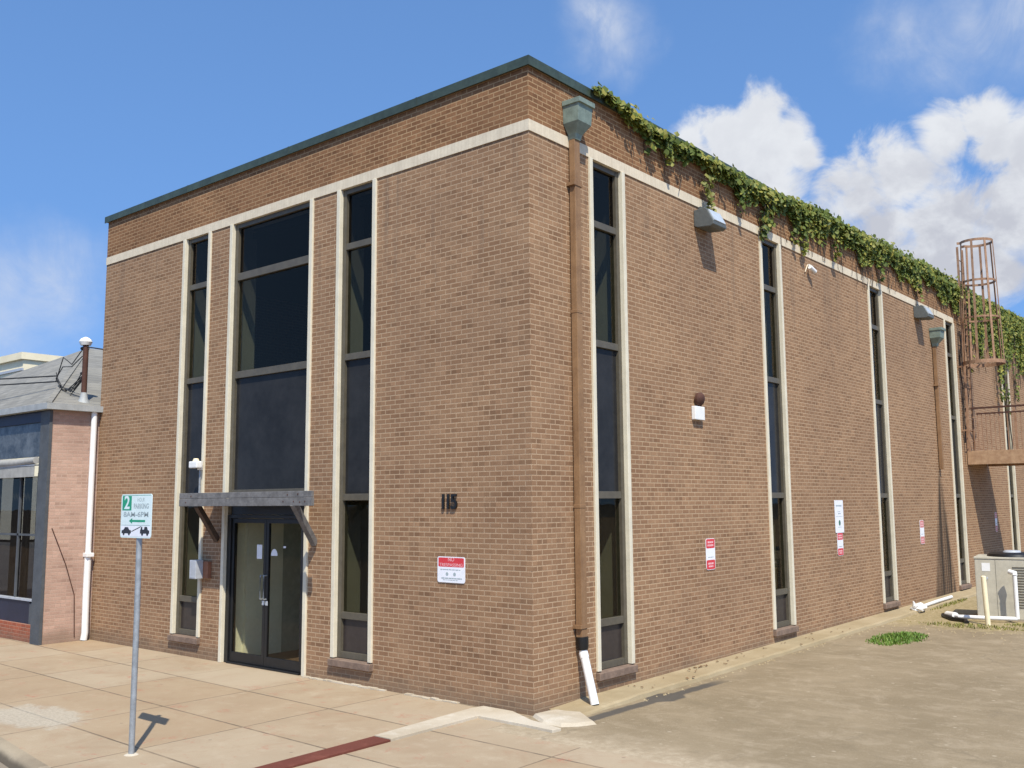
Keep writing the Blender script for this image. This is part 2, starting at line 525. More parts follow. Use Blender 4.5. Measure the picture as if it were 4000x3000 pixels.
    if kind == 'lot':
        # long scuffed streaks, patches and grit
        st = N(t, 'ShaderNodeMapping')
        link(t, P, st.inputs['Vector'])
        st.inputs['Rotation'].default_value = (0, 0, R(-52))
        st.inputs['Scale'].default_value = (.6, 2.4, 1)
        sn = noise(t, st.outputs[0], 1.6, 6, .65, .3)
        c = mix(t, mth(t, 'MULTIPLY', sstep(t, sn, .50, .72), .45), c, light)
        c = mix(t, mth(t, 'MULTIPLY', sstep(t, sn, .46, .32), .38), c, dark)
        gr = noise(t, P, 11, 5, .75)
        c = mix(t, mth(t, 'MULTIPLY', sstep(t, gr, .60, .72), .60), c, (.46, .39, .28))
        c = mix(t, mth(t, 'MULTIPLY', sstep(t, gr, .40, .27), .50), c, (.19, .155, .115))
        # worn pale concrete close to the pavement
        ed = mth(t, 'ADD', Y, mth(t, 'MULTIPLY_ADD', bq, 1.4, -.5))
        c = mix(t, mth(t, 'MULTIPLY', sstep(t, ed, .15, -.75), .75), c, mix(t, sstep(t, gr, .4, .6), (.38, .30, .20), (.47, .385, .27)))
        pt = noise(t, P, 1.9, 7, .68, .4)
        c = mix(t, mth(t, 'MULTIPLY', sstep(t, pt, .52, .66), .30), c, (.40, .325, .225))
        c = mix(t, mth(t, 'MULTIPLY', sstep(t, pt, .45, .32), .28), c, (.155, .122, .076))
        spk = N(t, 'ShaderNodeTexVoronoi', feature='F1')
        spk.inputs['Scale'].default_value = 3.3
        link(t, P, spk.inputs['Vector'])
        c = mix(t, mth(t, 'MULTIPLY', sstep(t, mth(t, 'ADD', spk.outputs['Distance'], mth(t, 'MULTIPLY', fn, .08)), .14, .08), .5), c, (.50, .425, .315))
        # cracks
        v = N(t, 'ShaderNodeTexVoronoi', feature='DISTANCE_TO_EDGE')
        v.inputs['Scale'].default_value = .22
        wv = N(t, 'ShaderNodeVectorMath', operation='ADD')
        link(t, P, wv.inputs[0])
        nv = N(t, 'ShaderNodeTexNoise')
        nv.inputs['Scale'].default_value = 5.0
        nv.inputs['Detail'].default_value = 6
        link(t, P, nv.inputs['Vector'])
        link(t, nv.outputs['Color'], wv.inputs[1])
        sc_ = N(t, 'ShaderNodeVectorMath', operation='SCALE')
        sc_.inputs['Scale'].default_value = .35
        link(t, nv.outputs['Color'], sc_.inputs[0])
        link(t, sc_.outputs[0], wv.inputs[1])
        link(t, wv.outputs[0], v.inputs['Vector'])
        cr = mth(t, 'MULTIPLY', sstep(t, v.outputs['Distance'], .006, .001), sstep(t, a, .42, .6))
        grit = noise(t, P, 95, 3, .8)
        c = mix(t, mth(t, 'MULTIPLY', sstep(t, grit, .58, .70), .55), c, (.52, .44, .33))
        c = mix(t, mth(t, 'MULTIPLY', sstep(t, grit, .42, .30), .55), c, (.13, .105, .075))
        c = mix(t, mth(t, 'MULTIPLY', cr, .40), c, (.15, .12, .08))
        # darker strip along the foot of the apron, broader partway along
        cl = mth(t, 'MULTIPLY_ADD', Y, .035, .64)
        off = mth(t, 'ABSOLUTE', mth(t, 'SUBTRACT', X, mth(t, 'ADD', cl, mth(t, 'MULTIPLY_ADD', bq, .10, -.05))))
        bulge = mth(t, 'ABSOLUTE', mth(t, 'SUBTRACT', Y, 1.95))
        wdt = mth(t, 'ADD', mth(t, 'MULTIPLY', sstep(t, bulge, .34, .12), .12), .085)
        dark_m = mth(t, 'MULTIPLY', sstep(t, mth(t, 'SUBTRACT', off, wdt), .03, -.02),
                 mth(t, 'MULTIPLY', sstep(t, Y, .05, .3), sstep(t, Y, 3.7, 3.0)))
        dark_f = mth(t, 'MULTIPLY', dark_m, .82)
        c = mix(t, dark_f, c, (.055, .052, .05))
        # mossy soil by the condenser
        mx_ = mth(t, 'MULTIPLY', sstep(t, mth(t, 'ADD', Y, mth(t, 'MULTIPLY', bq, 3.0)), 12.2, 13.2), sstep(t, X, 9.0, 4.0))
        c = mix(t, mth(t, 'MULTIPLY', mx_, .55), c, mix(t, sstep(t, gr, .4, .6), (.24, .19, .07), (.42, .33, .18)))
    link(t, c, b.inputs['Base Color'])
    b.inputs['Roughness'].default_value = .92
    b.inputs['Specular IOR Level'].default_value = .25
    bp = N(t, 'ShaderNodeBump')
    bp.inputs['Strength'].default_value = .35
    bp.inputs['Distance'].default_value = .01
    link(t, hgt, bp.inputs['Height'])
    link(t, bp.outputs[0], b.inputs['Normal'])
    return m


WALK = groundmat('pavement_concrete', (.385, .300, .198), (.330, .246, .158), (.432, .350, .245), 'walk')
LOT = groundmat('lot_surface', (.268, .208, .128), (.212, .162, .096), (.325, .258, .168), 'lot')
ROADM = groundmat('road_surface', (.24, .20, .15), (.19, .155, .115), (.30, .255, .19), 'road')
KERBM = groundmat('kerb_concrete', (.35, .285, .195), (.22, .175, .12), (.43, .355, .255), 'kerb')
APRON = groundmat('apron_concrete', (.37, .295, .180), (.30, .23, .130), (.43, .35, .22), 'apron')
WHITEC = groundmat('white_kerb_paint', (.54, .475, .37), (.42, .35, .25), (.62, .565, .47), 'strip')
REDC = groundmat('red_kerb_paint', (.18, .055, .035), (.13, .04, .026), (.22, .075, .05), 'strip')


# ------------------------------------------------------------------ mesh helpers
class MB:
    def __init__(s):
        s.v, s.f = [], []

    def add(s, verts, faces):
        o = len(s.v)
        s.v += [tuple(p) for p in verts]
        s.f += [tuple(i + o for i in f) for f in faces]
        return s

    def box(s, x0, x1, y0, y1, z0, z1):
        return s.add([(x0, y0, z0), (x1, y0, z0), (x1, y1, z0), (x0, y1, z0), (x0, y0, z1), (x1, y0, z1), (x1, y1, z1), (x0, y1, z1)],
                     [(0, 3, 2, 1), (4, 5, 6, 7), (0, 1, 5, 4), (1, 2, 6, 5), (2, 3, 7, 6), (3, 0, 4, 7)])

    def tube(s, pts, rad, n=10, caps=True):
        pts = [Vector(p) for p in pts]
        if isinstance(rad, (int, float)):
            rad = [rad] * len(pts)
        o = len(s.v)
        up = None
        for i, p in enumerate(pts):
            d = (pts[min(i + 1, len(pts) - 1)] - pts[max(i - 1, 0)]).normalized()
            if up is None:
                up = Vector((0, 0, 1)) if abs(d.z) < .9 else Vector((1, 0, 0))
            a = d.cross(up).normalized()
            b = a.cross(d).normalized()
            for k in range(n):
                t = 2 * math.pi * k / n
                s.v.append(tuple(p + (a * math.cos(t) + b * math.sin(t)) * rad[i]))
        for i in range(len(pts) - 1):
            for k in range(n):
                k2 = (k + 1) % n
                s.f.append((o + i * n + k, o + i * n + k2, o + (i + 1) * n + k2, o + (i + 1) * n + k))
        if caps:
            s.f.append(tuple(o + k for k in reversed(range(n))))
            e = o + (len(pts) - 1) * n
            s.f.append(tuple(e + k for k in range(n)))
        return s

    def bar(s, a, b, w, h, up=(0, 0, 1)):
        """rectangular bar from a to b, w across, h along up"""
        a, b = Vector(a), Vector(b)
        d = (b - a).normalized()
        u = Vector(up)
        sx_ = d.cross(u).normalized()
        uu = sx_.cross(d).normalized()
        vs = []
        for p in (a, b):
            for i, j in ((-1, -1), (1, -1), (1, 1), (-1, 1)):
                vs.append(p + sx_ * (i * w / 2) + uu * (j * h / 2))
        return s.add(vs, [(0, 3, 2, 1), (4, 5, 6, 7), (0, 1, 5, 4), (1, 2, 6, 5), (2, 3, 7, 6), (3, 0, 4, 7)])

    def prism(s, prof, axis, a0, a1):
        """closed 2-D profile extruded along axis 'x','y' or 'z'"""
        n = len(prof)

        def P(p, a):
            return {'x': (a, p[0], p[1]), 'y': (p[0], a, p[1]), 'z': (p[0], p[1], a)}[axis]
        vs = [P(p, a0) for p in prof] + [P(p, a1) for p in prof]
        fs = [tuple(range(n)), tuple(reversed(range(n, 2 * n)))]
        fs += [(i, i + n, (i + 1) % n + n, (i + 1) % n) for i in range(n)]
        return s.add(vs, fs)

    def ring(s, c, r0, r1, y0, y1, n=20):
        pass


def obj(name, mb, m, parent=None, bevel=0.0, smooth=False):
    """one mesh object; vertices given in the parent's local frame"""
    me = bpy.data.meshes.new(name)
    me.from_pydata(mb.v, [], mb.f)
    bm = bmesh.new()
    bm.from_mesh(me)
    bmesh.ops.recalc_face_normals(bm, faces=bm.faces)
    if bevel:
        es = [e for e in bm.edges if len(e.link_faces) == 2 and e.calc_face_angle(0) > .6]
        bmesh.ops.bevel(bm, geom=es, offset=bevel, segments=2, affect='EDGES', profile=.6)
    if smooth:
        for f in bm.faces:
            f.smooth = True
    bm.to_mesh(me)
    bm.free()
    me.materials.append(m)
    if smooth:
        me.set_sharp_from_angle(angle=R(40))
    o = bpy.data.objects.new(name, me)
    COL.objects.link(o)
    if parent:
        o.parent = parent
    return o


def tag(o, label, cat, group=None, kind=None):
    if label:
        o['label'] = label
    if cat:
        o['category'] = cat
    if group:
        o['group'] = group
    if kind:
        o['kind'] = kind
    return o


def thing(name, label, cat, loc=(0, 0, 0), rz=0.0, group=None):
    o = bpy.data.objects.new(name, None)
    o.empty_display_size = .2
    COL.objects.link(o)
    o.location = loc
    o.rotation_euler = (0, 0, rz)
    return tag(o, label, cat, group)


def struct(name, mb, m, **k):
    o = obj(name, mb, m, **k)
    o['kind'] = 'structure'
    return o


def dup(o, parent=None, loc=None, rz=None):
    c = o.copy()
    COL.objects.link(c)
    c.parent = parent
    if loc is not None:
        c.location = loc
    if rz is not None:
        c.rotation_euler = (0, 0, rz)
    for ch in list(o.children):
        dup(ch, c)
    return c


def text(body, size, m, name, parent, loc, rot, width=None, extrude=.0008, bold=0.0):
    cu = bpy.data.curves.new(name, 'FONT')
    cu.body = body
    cu.size = size
    cu.align_x = 'CENTER'
    cu.align_y = 'CENTER'
    cu.extrude = extrude
    cu.offset = bold
    tmp = bpy.data.objects.new(name, cu)
    COL.objects.link(tmp)
    dg = bpy.context.evaluated_depsgraph_get()
    me = bpy.data.meshes.new_from_object(tmp.evaluated_get(dg))
    bpy.data.objects.remove(tmp)
    if width and len(me.vertices):
        xs = [v.co.x for v in me.vertices]
        k = width / (max(xs) - min(xs))
        for v in me.vertices:
            v.co.x *= k
    me.materials.clear()
    me.materials.append(m)
    o = bpy.data.objects.new(name, me)
    COL.objects.link(o)
    o.parent = parent
    o.location = loc
    o.rotation_euler = rot
    return o


# ------------------------------------------------------------------ ground
GZ = lambda y: .007 * max(0.0, y)
curb_y = lambda x: -4.62 - .14 * (max(-9, min(x, 6)) + 4.19)

g = MB().add([(-600, -600, -.20), (600, -600, -.20), (600, 600, -.20), (-600, 600, -.20)], [(0, 1, 2, 3)])
struct('ground', g, weathered('far_asphalt', (.085, .08, .072), .95, .2, .3))

xs = [-90, -9, -8, -6, -4, -2, 0, 2, 4, 6, 60]
rd = MB()
for a, b in zip(xs, xs[1:]):
    rd.add([(a, -22, -.14), (b, -22, -.14), (b, curb_y(b) - .14, -.14), (a, curb_y(a) - .14, -.14)], [(0, 1, 2, 3)])
struct('road', rd, ROADM)

kb = MB()
prev = None
prof = [(-.16, -.16), (-.14, -.05), (-.12, -.018), (-.085, -.002), (-.03, .0005), (0.0, .0005), (0, -.16)]
for x in xs:
    ring = [(x, curb_y(x) + p[0], p[1]) for p in prof]
    o = len(kb.v)
    kb.v += ring
    if prev is not None:
        for i in range(len(prof) - 1):
            kb.f.append((prev + i, prev + i + 1, o + i + 1, o + i))
    prev = o
struct('kerb', kb, KERBM, smooth=True)

sw = MB()
for a, b in zip(xs, xs[1:]):
    top_a = top_b = 0.30
    if a >= 0:
        top_a = top_b = -.9
    sw.add([(a, curb_y(a), 0), (b, curb_y(b), 0), (b, top_b, 0), (a, top_a, 0)], [(0, 1, 2, 3)])
struct('sidewalk', sw, WALK)

lt = MB()
ys = [-.9, 0, 2, 5, 10, 20, 40, 90]
xl = [0, 1, 3, 8, 20, 60]
for a, b in zip(ys, ys[1:]):
    for c, d in zip(xl, xl[1:]):
        lt.add([(c, a, GZ(a) - .001), (d, a, GZ(a) - .001), (d, b, GZ(b) - .001), (c, b, GZ(b) - .001)], [(0, 1, 2, 3)])
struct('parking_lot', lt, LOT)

# sloping concrete apron along the side wall, chipped edge
ap = MB()
prev = None
rnd = random.Random(3)
yy = .30
while yy < 34:
    zw = (.05 + .0085 * yy) * min(1, .35 + .5 * yy)
    wd = .50 - .003 * yy + rnd.uniform(-.018, .012)
    gz = GZ(yy)
    ring = [(-.02, yy, zw + .012), (.10, yy, zw + rnd.uniform(-.006, .006)), (wd - .04, yy, gz + .062 * min(1, .2 + .55 * yy)), (wd, yy, gz + .045 * min(1, .15 + .55 * yy) + rnd.uniform(-.008, .008)), (wd + .025, yy, gz - .03)]
    o = len(ap.v)
    ap.v += ring
    if prev is not None:
        for i in range(4):
            ap.f.append((prev + i, prev + i + 1, o + i + 1, o + i))
    else:
        ap.f.append((o, o + 1, o + 2, o + 3, o + 4))
    prev = o
    yy += .27
struct('concrete_apron', ap, APRON)

# kerb strip crossing the pavement: painted red near the road, bare white towards the corner
rs = MB()
z1 = .024
rs.prism([(-.715, -2.0), (-.44, -2.0), (-.40, -4.9), (-.62, -4.9)][::-1], 'z', -.03, z1)
struct('red_kerb_strip', rs, REDC, bevel=.004)
ws = MB()
ws.prism([(-.715, -1.994), (-.44, -1.994), (-.47, -.52), (.30, -.53), (.72, -.56), (.74, -.42), (.20, -.30), (-.30, -.05), (-.80, -.04), (-.84, -.25)], 'z', -.03, .034)
struct('white_kerb_strip', ws, WHITEC, bevel=.006)
cp = MB()
rr = random.Random(5)
edge = [(.0, -.055), (.30, -.285), (.62, -.30), (.80, -.12), (.86, .10), (.70, .26), (.58, .38), (.42, .46), (.20, .44), (.015, .40)]
edge = [(x + rr.uniform(-.03, .03) * (x > .02), y + rr.uniform(-.03, .03)) for x, y in edge]
base = [(x, y, -.01) for x, y in edge]
topv = [(x * .88 + .03, y * .85 + .02, .028 + rr.uniform(0, .012)) for x, y in edge]
n = len(edge)
cp.add(base + topv + [(.3, .08, .05)], [(i, (i + 1) % n, n + (i + 1) % n, n + i) for i in range(n)] + [(n + i, n + (i + 1) % n, 2 * n) for i in range(n)])
struct('concrete_patch', cp, WHITEC)
# mortar smear along the foot of the front wall
mo = MB()
rr = random.Random(8)
for seg in ((-4.46, -2.75), (-2.25, -1.35)):
    x = seg[0]
    while x < seg[1]:
        L = rr.uniform(.08, .2)
        mo.prism([(x, -.04 - rr.uniform(0, .05)), (x + L - .003, -.04 - rr.uniform(0, .05)), (x + L - .003, .0), (x, 0)], 'z', 0.001, .012 + rr.uniform(0, .012))
        x += L
struct('mortar_edging', mo, WHITEC)

# ------------------------------------------------------------------ the brick building
W, Ltot, ZB0, ZB1, ZC0, H = 11.23, 34.0, 7.560, 7.718, 8.475, 8.585
bld = thing('brick_building', 'two storey brown brick building with tall narrow windows and dark green roof edge', 'building')
WW = .91
ZS = .355
LC = [-7.847, -3.425]
RC = [1.812, 7.272, 12.830, 18.593, 24.45, 30.2]
DX0, DX1 = -6.79, -4.481
TH = .42
wl = MB()
# front wall: solid piers, and the piece of wall below each narrow window
opens = sorted([(c - WW / 2, c + WW / 2, ZS) for c in LC] + [(DX0, DX1, None)])
x = -W
for a, b, zs in opens:
    wl.box(x, a, 0, TH, -.2, ZB0)
    if zs is not None:
        wl.box(a, b, 0, TH, -.2, zs - .02)
    x = b
wl.box(x, 0, 0, TH, -.2, ZB0)
# side wall
y = TH
for c in RC:
    a, b = c - WW / 2, c + WW / 2
    wl.box(-TH, 0, y, a, -.2, ZB0)
    wl.box(-TH, 0, a, b, -.2, ZS - .02)
    y = b
wl.box(-TH, 0, y, Ltot, -.2, ZB0)
wl.box(-W, -W + TH, TH, Ltot, -.2, ZB0)
wl.box(-W + TH, -TH, Ltot - TH, Ltot, -.2, ZB0)
# beyond the end of the band the wall above the windows is plain brick
obj('wall', wl, BRICK, bld)
pp = MB()
pp.box(-W, 0, 0, TH, ZB1, ZC0)
pp.box(-TH, 0, TH, Ltot, ZB1, ZC0)
pp.box(-W, -W + TH, TH, Ltot, ZB0, ZC0)
pp.box(-W + TH, -TH, Ltot - TH, Ltot, ZB0, ZC0)
pp.box(-TH, 0, 19.06, Ltot, ZB0, ZB1 - .001)
obj('parapet', pp, BRICKP, bld)


def bandmat():
    t = CREAM.node_tree
    b = t.nodes['Principled BSDF']
    src = b.inputs['Base Color'].links[0].from_socket
    g = N(t, 'ShaderNodeNewGeometry')
    s = N(t, 'ShaderNodeSeparateXYZ')
    link(t, g.outputs['Position'], s.inputs[0])
    q = mth(t, 'DIVIDE', mth(t, 'ADD', s.outputs['X'], s.outputs['Y']), .0677)
    d = mth(t, 'PINGPONG', q, .5)
    c = mix(t, mth(t, 'MULTIPLY', sstep(t, d, .07, .03), .35), src, (.45, .36, .25))
    link(t, c, b.inputs['Base Color'])


bandmat()
sb = MB()
P_ = .016
sb.box(-W - P_ + .02, P_, -P_, TH, ZB0 + .001, ZB1 - .001)
sb.box(-TH, P_, TH + .0005, 19.06, ZB0 + .001, ZB1 - .001)
obj('stone_band', sb, CREAM, bld)
co = MB()
cpp = [(-.055, ZC0 - .02), (-.055, H), (.02, H + .02), (TH + .04, H + .02), (TH + .04, ZC0 + .001), (-.042, ZC0 + .001), (-.042, ZC0 - .02)]
# front coping, mitred into the side one
vs0 = [(-W - .06, p[0], p[1]) for p in cpp]
vs1 = [(-p[0], p[0], p[1]) for p in cpp]
vs2 = [(-p[0], Ltot + .05, p[1]) for p in cpp]
n = len(cpp)
fs = []
for o in (0, n):
    fs += [(o + i, o + (i + 1) % n, o + n + (i + 1) % n, o + n + i) for i in range(n)]
fs += [tuple(range(n)), tuple(range(2 * n, 3 * n))]
co.add(vs0 + vs1 + vs2, fs)
obj('coping', co, GREEN, bld)
# standing seams of the metal edging
for k in range(1, 4):
    x = -W + k * 3.05
    obj('coping_seam', MB().box(x - .012, x + .012, -.059, -.04, ZC0 - .022, H + .003), GREEN, bld)
for k in range(0, 9):
    y = 3.0 + k * 3.05
    obj('coping_seam', MB().box(.04, .059, y - .012, y + .012, ZC0 - .022, H + .003), GREEN, bld)
rf = MB().box(-W + TH + .001, -TH - .001, TH + .001, Ltot - TH - .001, 8.0, 8.1)
obj('roof', rf, ROOFT, bld)

# rooms behind the glass
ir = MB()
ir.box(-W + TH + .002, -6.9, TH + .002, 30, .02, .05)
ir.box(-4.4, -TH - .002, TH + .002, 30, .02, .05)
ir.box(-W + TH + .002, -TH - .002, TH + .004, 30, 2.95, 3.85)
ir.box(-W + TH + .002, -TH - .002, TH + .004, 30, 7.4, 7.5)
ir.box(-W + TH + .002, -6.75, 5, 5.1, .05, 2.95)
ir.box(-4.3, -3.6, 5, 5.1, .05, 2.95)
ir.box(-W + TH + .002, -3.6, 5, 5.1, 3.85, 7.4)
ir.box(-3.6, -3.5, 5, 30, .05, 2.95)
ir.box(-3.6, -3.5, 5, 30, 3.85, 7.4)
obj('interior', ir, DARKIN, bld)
vb = MB()
vb.box(-6.78, -6.68, TH + .003, 1.18, .0, 2.9)
obj('entrance_hall', vb, PLASTER, bld)
obj('hall_pier', MB().box(-4.50, -4.40, TH + .003, 1.6, .0, 2.9), PLASTER, bld)
obj('hall_screen', MB().box(-6.68, -6.05, 1.9, 2.0, .03, 2.79), LINING, bld)
vd = MB()
vd.box(-6.78, -6.681, 1.181, 4.2, .0, 2.9)
vd.box(-4.50, -4.40, 1.601, 4.2, .0, 2.9)
vd.box(-6.68, -4.5, 4.1, 4.2, .0, 2.9)
vd.box(-6.68, -4.5, TH + .003, 4.1, 2.80, 2.9)
obj('hall_wall', vd, TEAL, bld)
obj('entrance_floor', MB().box(-6.68, -4.5, .14, 4.1, .0, .03), BFLOOR, bld)
vc = MB().box(-5.7, -4.51, 2.4, 4.09, .03, 1.15)
obj('reception_counter', vc, TEAL, bld, bevel=.02)


def narrow_window():
    """local frame: x along the wall centred on the opening, y into the wall, z up"""
    h = WW / 2
    fr = MB()
    for s in (-1, 1):
        a, b = sorted((s * (h - .078), s * (h - .158)))
        fr.box(a, b, .035, .15, ZS, ZB0 - .001)
    i = h - .158
    for z, t in ((ZS + .045, .09), (.975, .10), (2.73, .10), (4.88, .10), (6.63, .10), (ZB0 - .04, .078)):
        fr.box(-i, i, .04, .145, z - t / 2, z + t / 2)
    o = obj('window', fr, FRAME, bld, bevel=.004)
    for s in (-1, 1):
        a, b = sorted((s * h, s * (h - .078)))
        obj('trim', MB().box(a, b, -.034, .16, ZS, ZB0 - .002), TRIM, o, bevel=.006)
        a, b = sorted((s * (h - .002), s * (h - .03)))
        obj('jamb_lining', MB().box(a, b, .161, TH + .1, ZS + .003, ZB0 - .003), LINING, o)
    for z0, z1, m, nm in ((6.68, ZB0 - .08, GLASSD, 'pane'), (4.93, 6.58, GLASS, 'pane'), (2.78, 4.83, PANEL, 'spandrel_panel'),
                          (1.025, 2.68, GLASS, 'pane'), (ZS + .09, .925, PANELB, 'spandrel_panel')):
        obj(nm, MB().box(-i + .001, i - .001, .088, .094, z0, z1), m, o)
    sl = MB().prism([(-.070, ZS - .115), (-.070, ZS - .02), (.10, ZS - .001), (.10, ZS - .115)], 'x', -h - .012, h + .012)
    obj('sill', sl, SILL, o, bevel=.006)
    return o


w0 = narrow_window()
w0.location = (LC[0], 0, 0)
dup(w0, bld, (LC[1], 0, 0), 0)
for c in RC[:5]:
    dup(w0, bld, (0, c, 0), R(90))

# the wide window above the entrance, and the double door
fr = MB()
fr.box(DX0 + .078, DX0 + .165, .035, .15, 2.46, ZB0 - .001)
fr.box(DX1 - .165, DX1 - .078, .035, .15, 2.46, ZB0 - .001)
i0, i1 = DX0 + .165, DX1 - .165
for z, t in ((6.60, .13), (4.86, .12), (2.82, .12), (ZB0 - .04, .078)):
    fr.box(i0, i1, .04, .145, z - t / 2, z + t / 2)
bw_ = obj('window', fr, FRAME, bld, bevel=.004)
obj('trim', MB().box(DX0, DX0 + .078, -.034, .16, 0.001, ZB0 - .002), TRIM, bw_, bevel=.006)
obj('trim', MB().box(DX1 - .078, DX1, -.034, .16, 0.001, ZB0 - .002), TRIM, bw_, bevel=.006)
for s, x in ((1, DX0 + .002), (-1, DX1 - .002)):
    a, b = sorted((x, x + s * .028))
    obj('jamb_lining', MB().box(a, b, .161, TH + .1, 2.9, ZB0 - .003), LINING, bw_)
obj('pane', MB().box(i0, i1, .088, .094, 6.665, ZB0 - .08), GLASSD, bw_)
obj('pane', MB().box(i0, i1, .088, .094, 4.92, 6.535), GLASS, bw_)
obj('spandrel_panel', MB().box(i0, i1, .088, .094, 2.88, 4.80), PANEL, bw_)
obj('header_panel', MB().box(i0, i1, .05, .12, 2.461, 2.758), BLACK, bw_)

dr = MB()
d0, d1 = DX0 + .078, DX1 - .078
dr.box(d0, d0 + .105, .03, .17, .002, 2.455)
dr.box(d1 - .105, d1, .03, .17, .002, 2.455)
dr.box(d0 + .105, d1 - .105, .03, .17, 2.40, 2.455)
dr.box(d0 + .105, d1 - .105, .0, .18, .002, .03)
door = obj('door', dr, BLACK, bld, bevel=.004)
mid = (d0 + d1) / 2
for a, b in ((DX0 + .001, DX0 + .035), (DX1 - .035, DX1 - .001)):
    obj('jamb_lining', MB().box(a, b, .171, TH + .01, .03, 2.88), PLASTER, door)
for a, b in ((d0 + .11, mid - .004), (mid + .004, d1 - .11)):
    lf = MB()
    st = .065
    lf.box(a, a + st, .055, .10, .035, 2.395)
    lf.box(b - st, b, .055, .10, .035, 2.395)
    lf.box(a + st, b - st, .055, .10, 2.32, 2.395)
    lf.box(a + st, b - st, .055, .10, .035, .19)
    obj('door_leaf', lf, BLACK, door, bevel=.004)
    obj('pane', MB().box(a + st, b - st, .074, .08, .191, 2.319), GLASSC, door)
for s in (-1, 1):
    x = mid + s * .045
    h = MB().tube([(x, .05, 1.10), (x, -.01, 1.10), (x, -.015, 1.12), (x, -.015, 1.46), (x, -.01, 1.48), (x, .05, 1.48)], .011, 8)
    obj('handle', h, GALV, door, smooth=True)
    h2 = MB().box(x - .03, x + .03, .048, .056, 1.0, 1.07)
    obj('lock', h2, GREY, door, bevel=.003)
obj('notice', MB().box(mid - .27, mid - .13, .069, .0735, 1.74, 1.97), SIGNW2, door)
nt2 = MB().prism([(mid + .20 + .085 * math.cos(t * math.pi / 8), 1.80 + .11 * math.sin(t * math.pi / 8)) for t in range(9)], 'y', .069, .0735)
obj('notice', nt2, SIGNW2, door)
obj('notice', MB().box(mid + .44, mid + .50, .069, .0735, 1.93, 1.96), SIGNW2, door)

# old canopy frame over the entrance
CY = -.63
cb = MB()
cx0, cx1 = -7.16, -3.62
cb.box(cx0, cx1, CY, CY + .045, 2.605, 2.73)
cb.box(cx0, cx1 - .01, CY + .003, CY + .045, 2.733, 2.825)
can = obj('entrance_canopy', cb, WOOD, bld, bevel=.006)
pl = MB()
for k in range(5):
    ya = CY + .05 + k * .112
    pl.box(-6.98, -4.42, ya, ya + .108, 2.775, 2.80)
obj('roof_board', pl, WOOD, can)
for x in (-6.66, -5.7, -4.7):
    obj('joist', MB().box(x - .02, x + .02, CY + .046, -.06, 2.66, 2.774), WOODD, can)
obj('brace', MB().bar((-6.72, CY + .07, 2.62), (-6.93, -.02, 2.03), .075, .10), WOODD, can, bevel=.005)
obj('brace', MB().bar((-4.08, CY + .03, 2.64), (-4.30, -.02, 2.02), .085, .10), WOOD, can, bevel=.005)
for x, z in ((-4.3, 2.67), (-4.05, 2.67), (-3.9, 2.66), (-3.78, 2.67), (-4.2, 2.77), (-3.95, 2.78), (-6.95, 2.67), (-6.8, 2.77)):
    obj('nail', MB().tube([(x, CY - .004, z), (x, CY + .01, z)], .012, 8), DRUST, can)

# ------------------------------------------------------------------ drain pipes
ds = thing('downspout', 'brown square drain pipe near the corner with green rain head and white plastic foot', 'drain pipe', (0, .93, 0))


def rain_head(zt, hw, parent, dx=.34, hh=.30):
    m = MB()

    def ringp(z, a, d0, d1):
        return [(d0, -a, z), (d1, -a, z), (d1, a, z), (d0, a, z)]
    lv = [(zt, hw, .004, dx), (zt - .07, hw, .004, dx), (zt - .071, hw * .90, .004, dx - .03), (zt - hh, hw * .86, .004, dx - .05),
          (zt - hh - .14, hw * .42, .02, .16), (zt - hh - .22, hw * .32, .02, .14)]
    vs = []
    for l in lv:
        vs += ringp(*l)
    fs = [(0, 1, 2, 3), tuple(4 * (len(lv) - 1) + k for k in (3, 2, 1, 0))]
    for i in range(len(lv) - 1):
        for k in range(4):
            fs.append((4 * i + k, 4 * i + (k + 1) % 4, 4 * i + 4 + (k + 1) % 4, 4 * i + 4 + k))
    m.add(vs, fs)
    return obj('rain_head', m, GREENL, parent, bevel=.004)


rain_head(8.20, .185, ds, .31, .32)
pm = MB().box(.025, .125, -.062, .062, .86, 7.75)
pm.box(.020, .130, -.067, .067, 2.55, 2.60)
pm.box(.020, .130, -.067, .067, 5.2, 5.25)
obj('pipe', pm, RUST, ds, bevel=.008)
for z in (7.0, .98):
    obj('strap', MB().box(.004, .135, -.10, .10, z, z + .045), RUST, ds)
obj('boot', MB().tube([(.08, 0, .87), (.085, .0, .74), (.09, 0, .70)], [.085, .08, .068], 14), BLACK, ds, smooth=True)
obj('foot_pipe', MB().tube([(.088, 0, .73), (.095, .0, .68), (.34, -.10, .045)], .056, 14, False), PVC, ds, smooth=True)
obj('pipe_collar', MB().tube([(.094, 0, .62 + .05), (.125, -.012, .60)], .062, 14), PVC, ds, smooth=True)

d2 = thing('downspout', 'brown drain pipe with green rain head broken off halfway up the wall', 'drain pipe', (0, 17.0, 0))
rain_head(7.13, .19, d2, .32, .26)
obj('pipe', MB().box(.02, .115, -.05, .05, 3.42, 6.66), RUST, d2, bevel=.008)
obj('strap', MB().box(.004, .121, -.09, .09, 5.6, 5.64), RUST, d2)

# ------------------------------------------------------------------ wall lamps


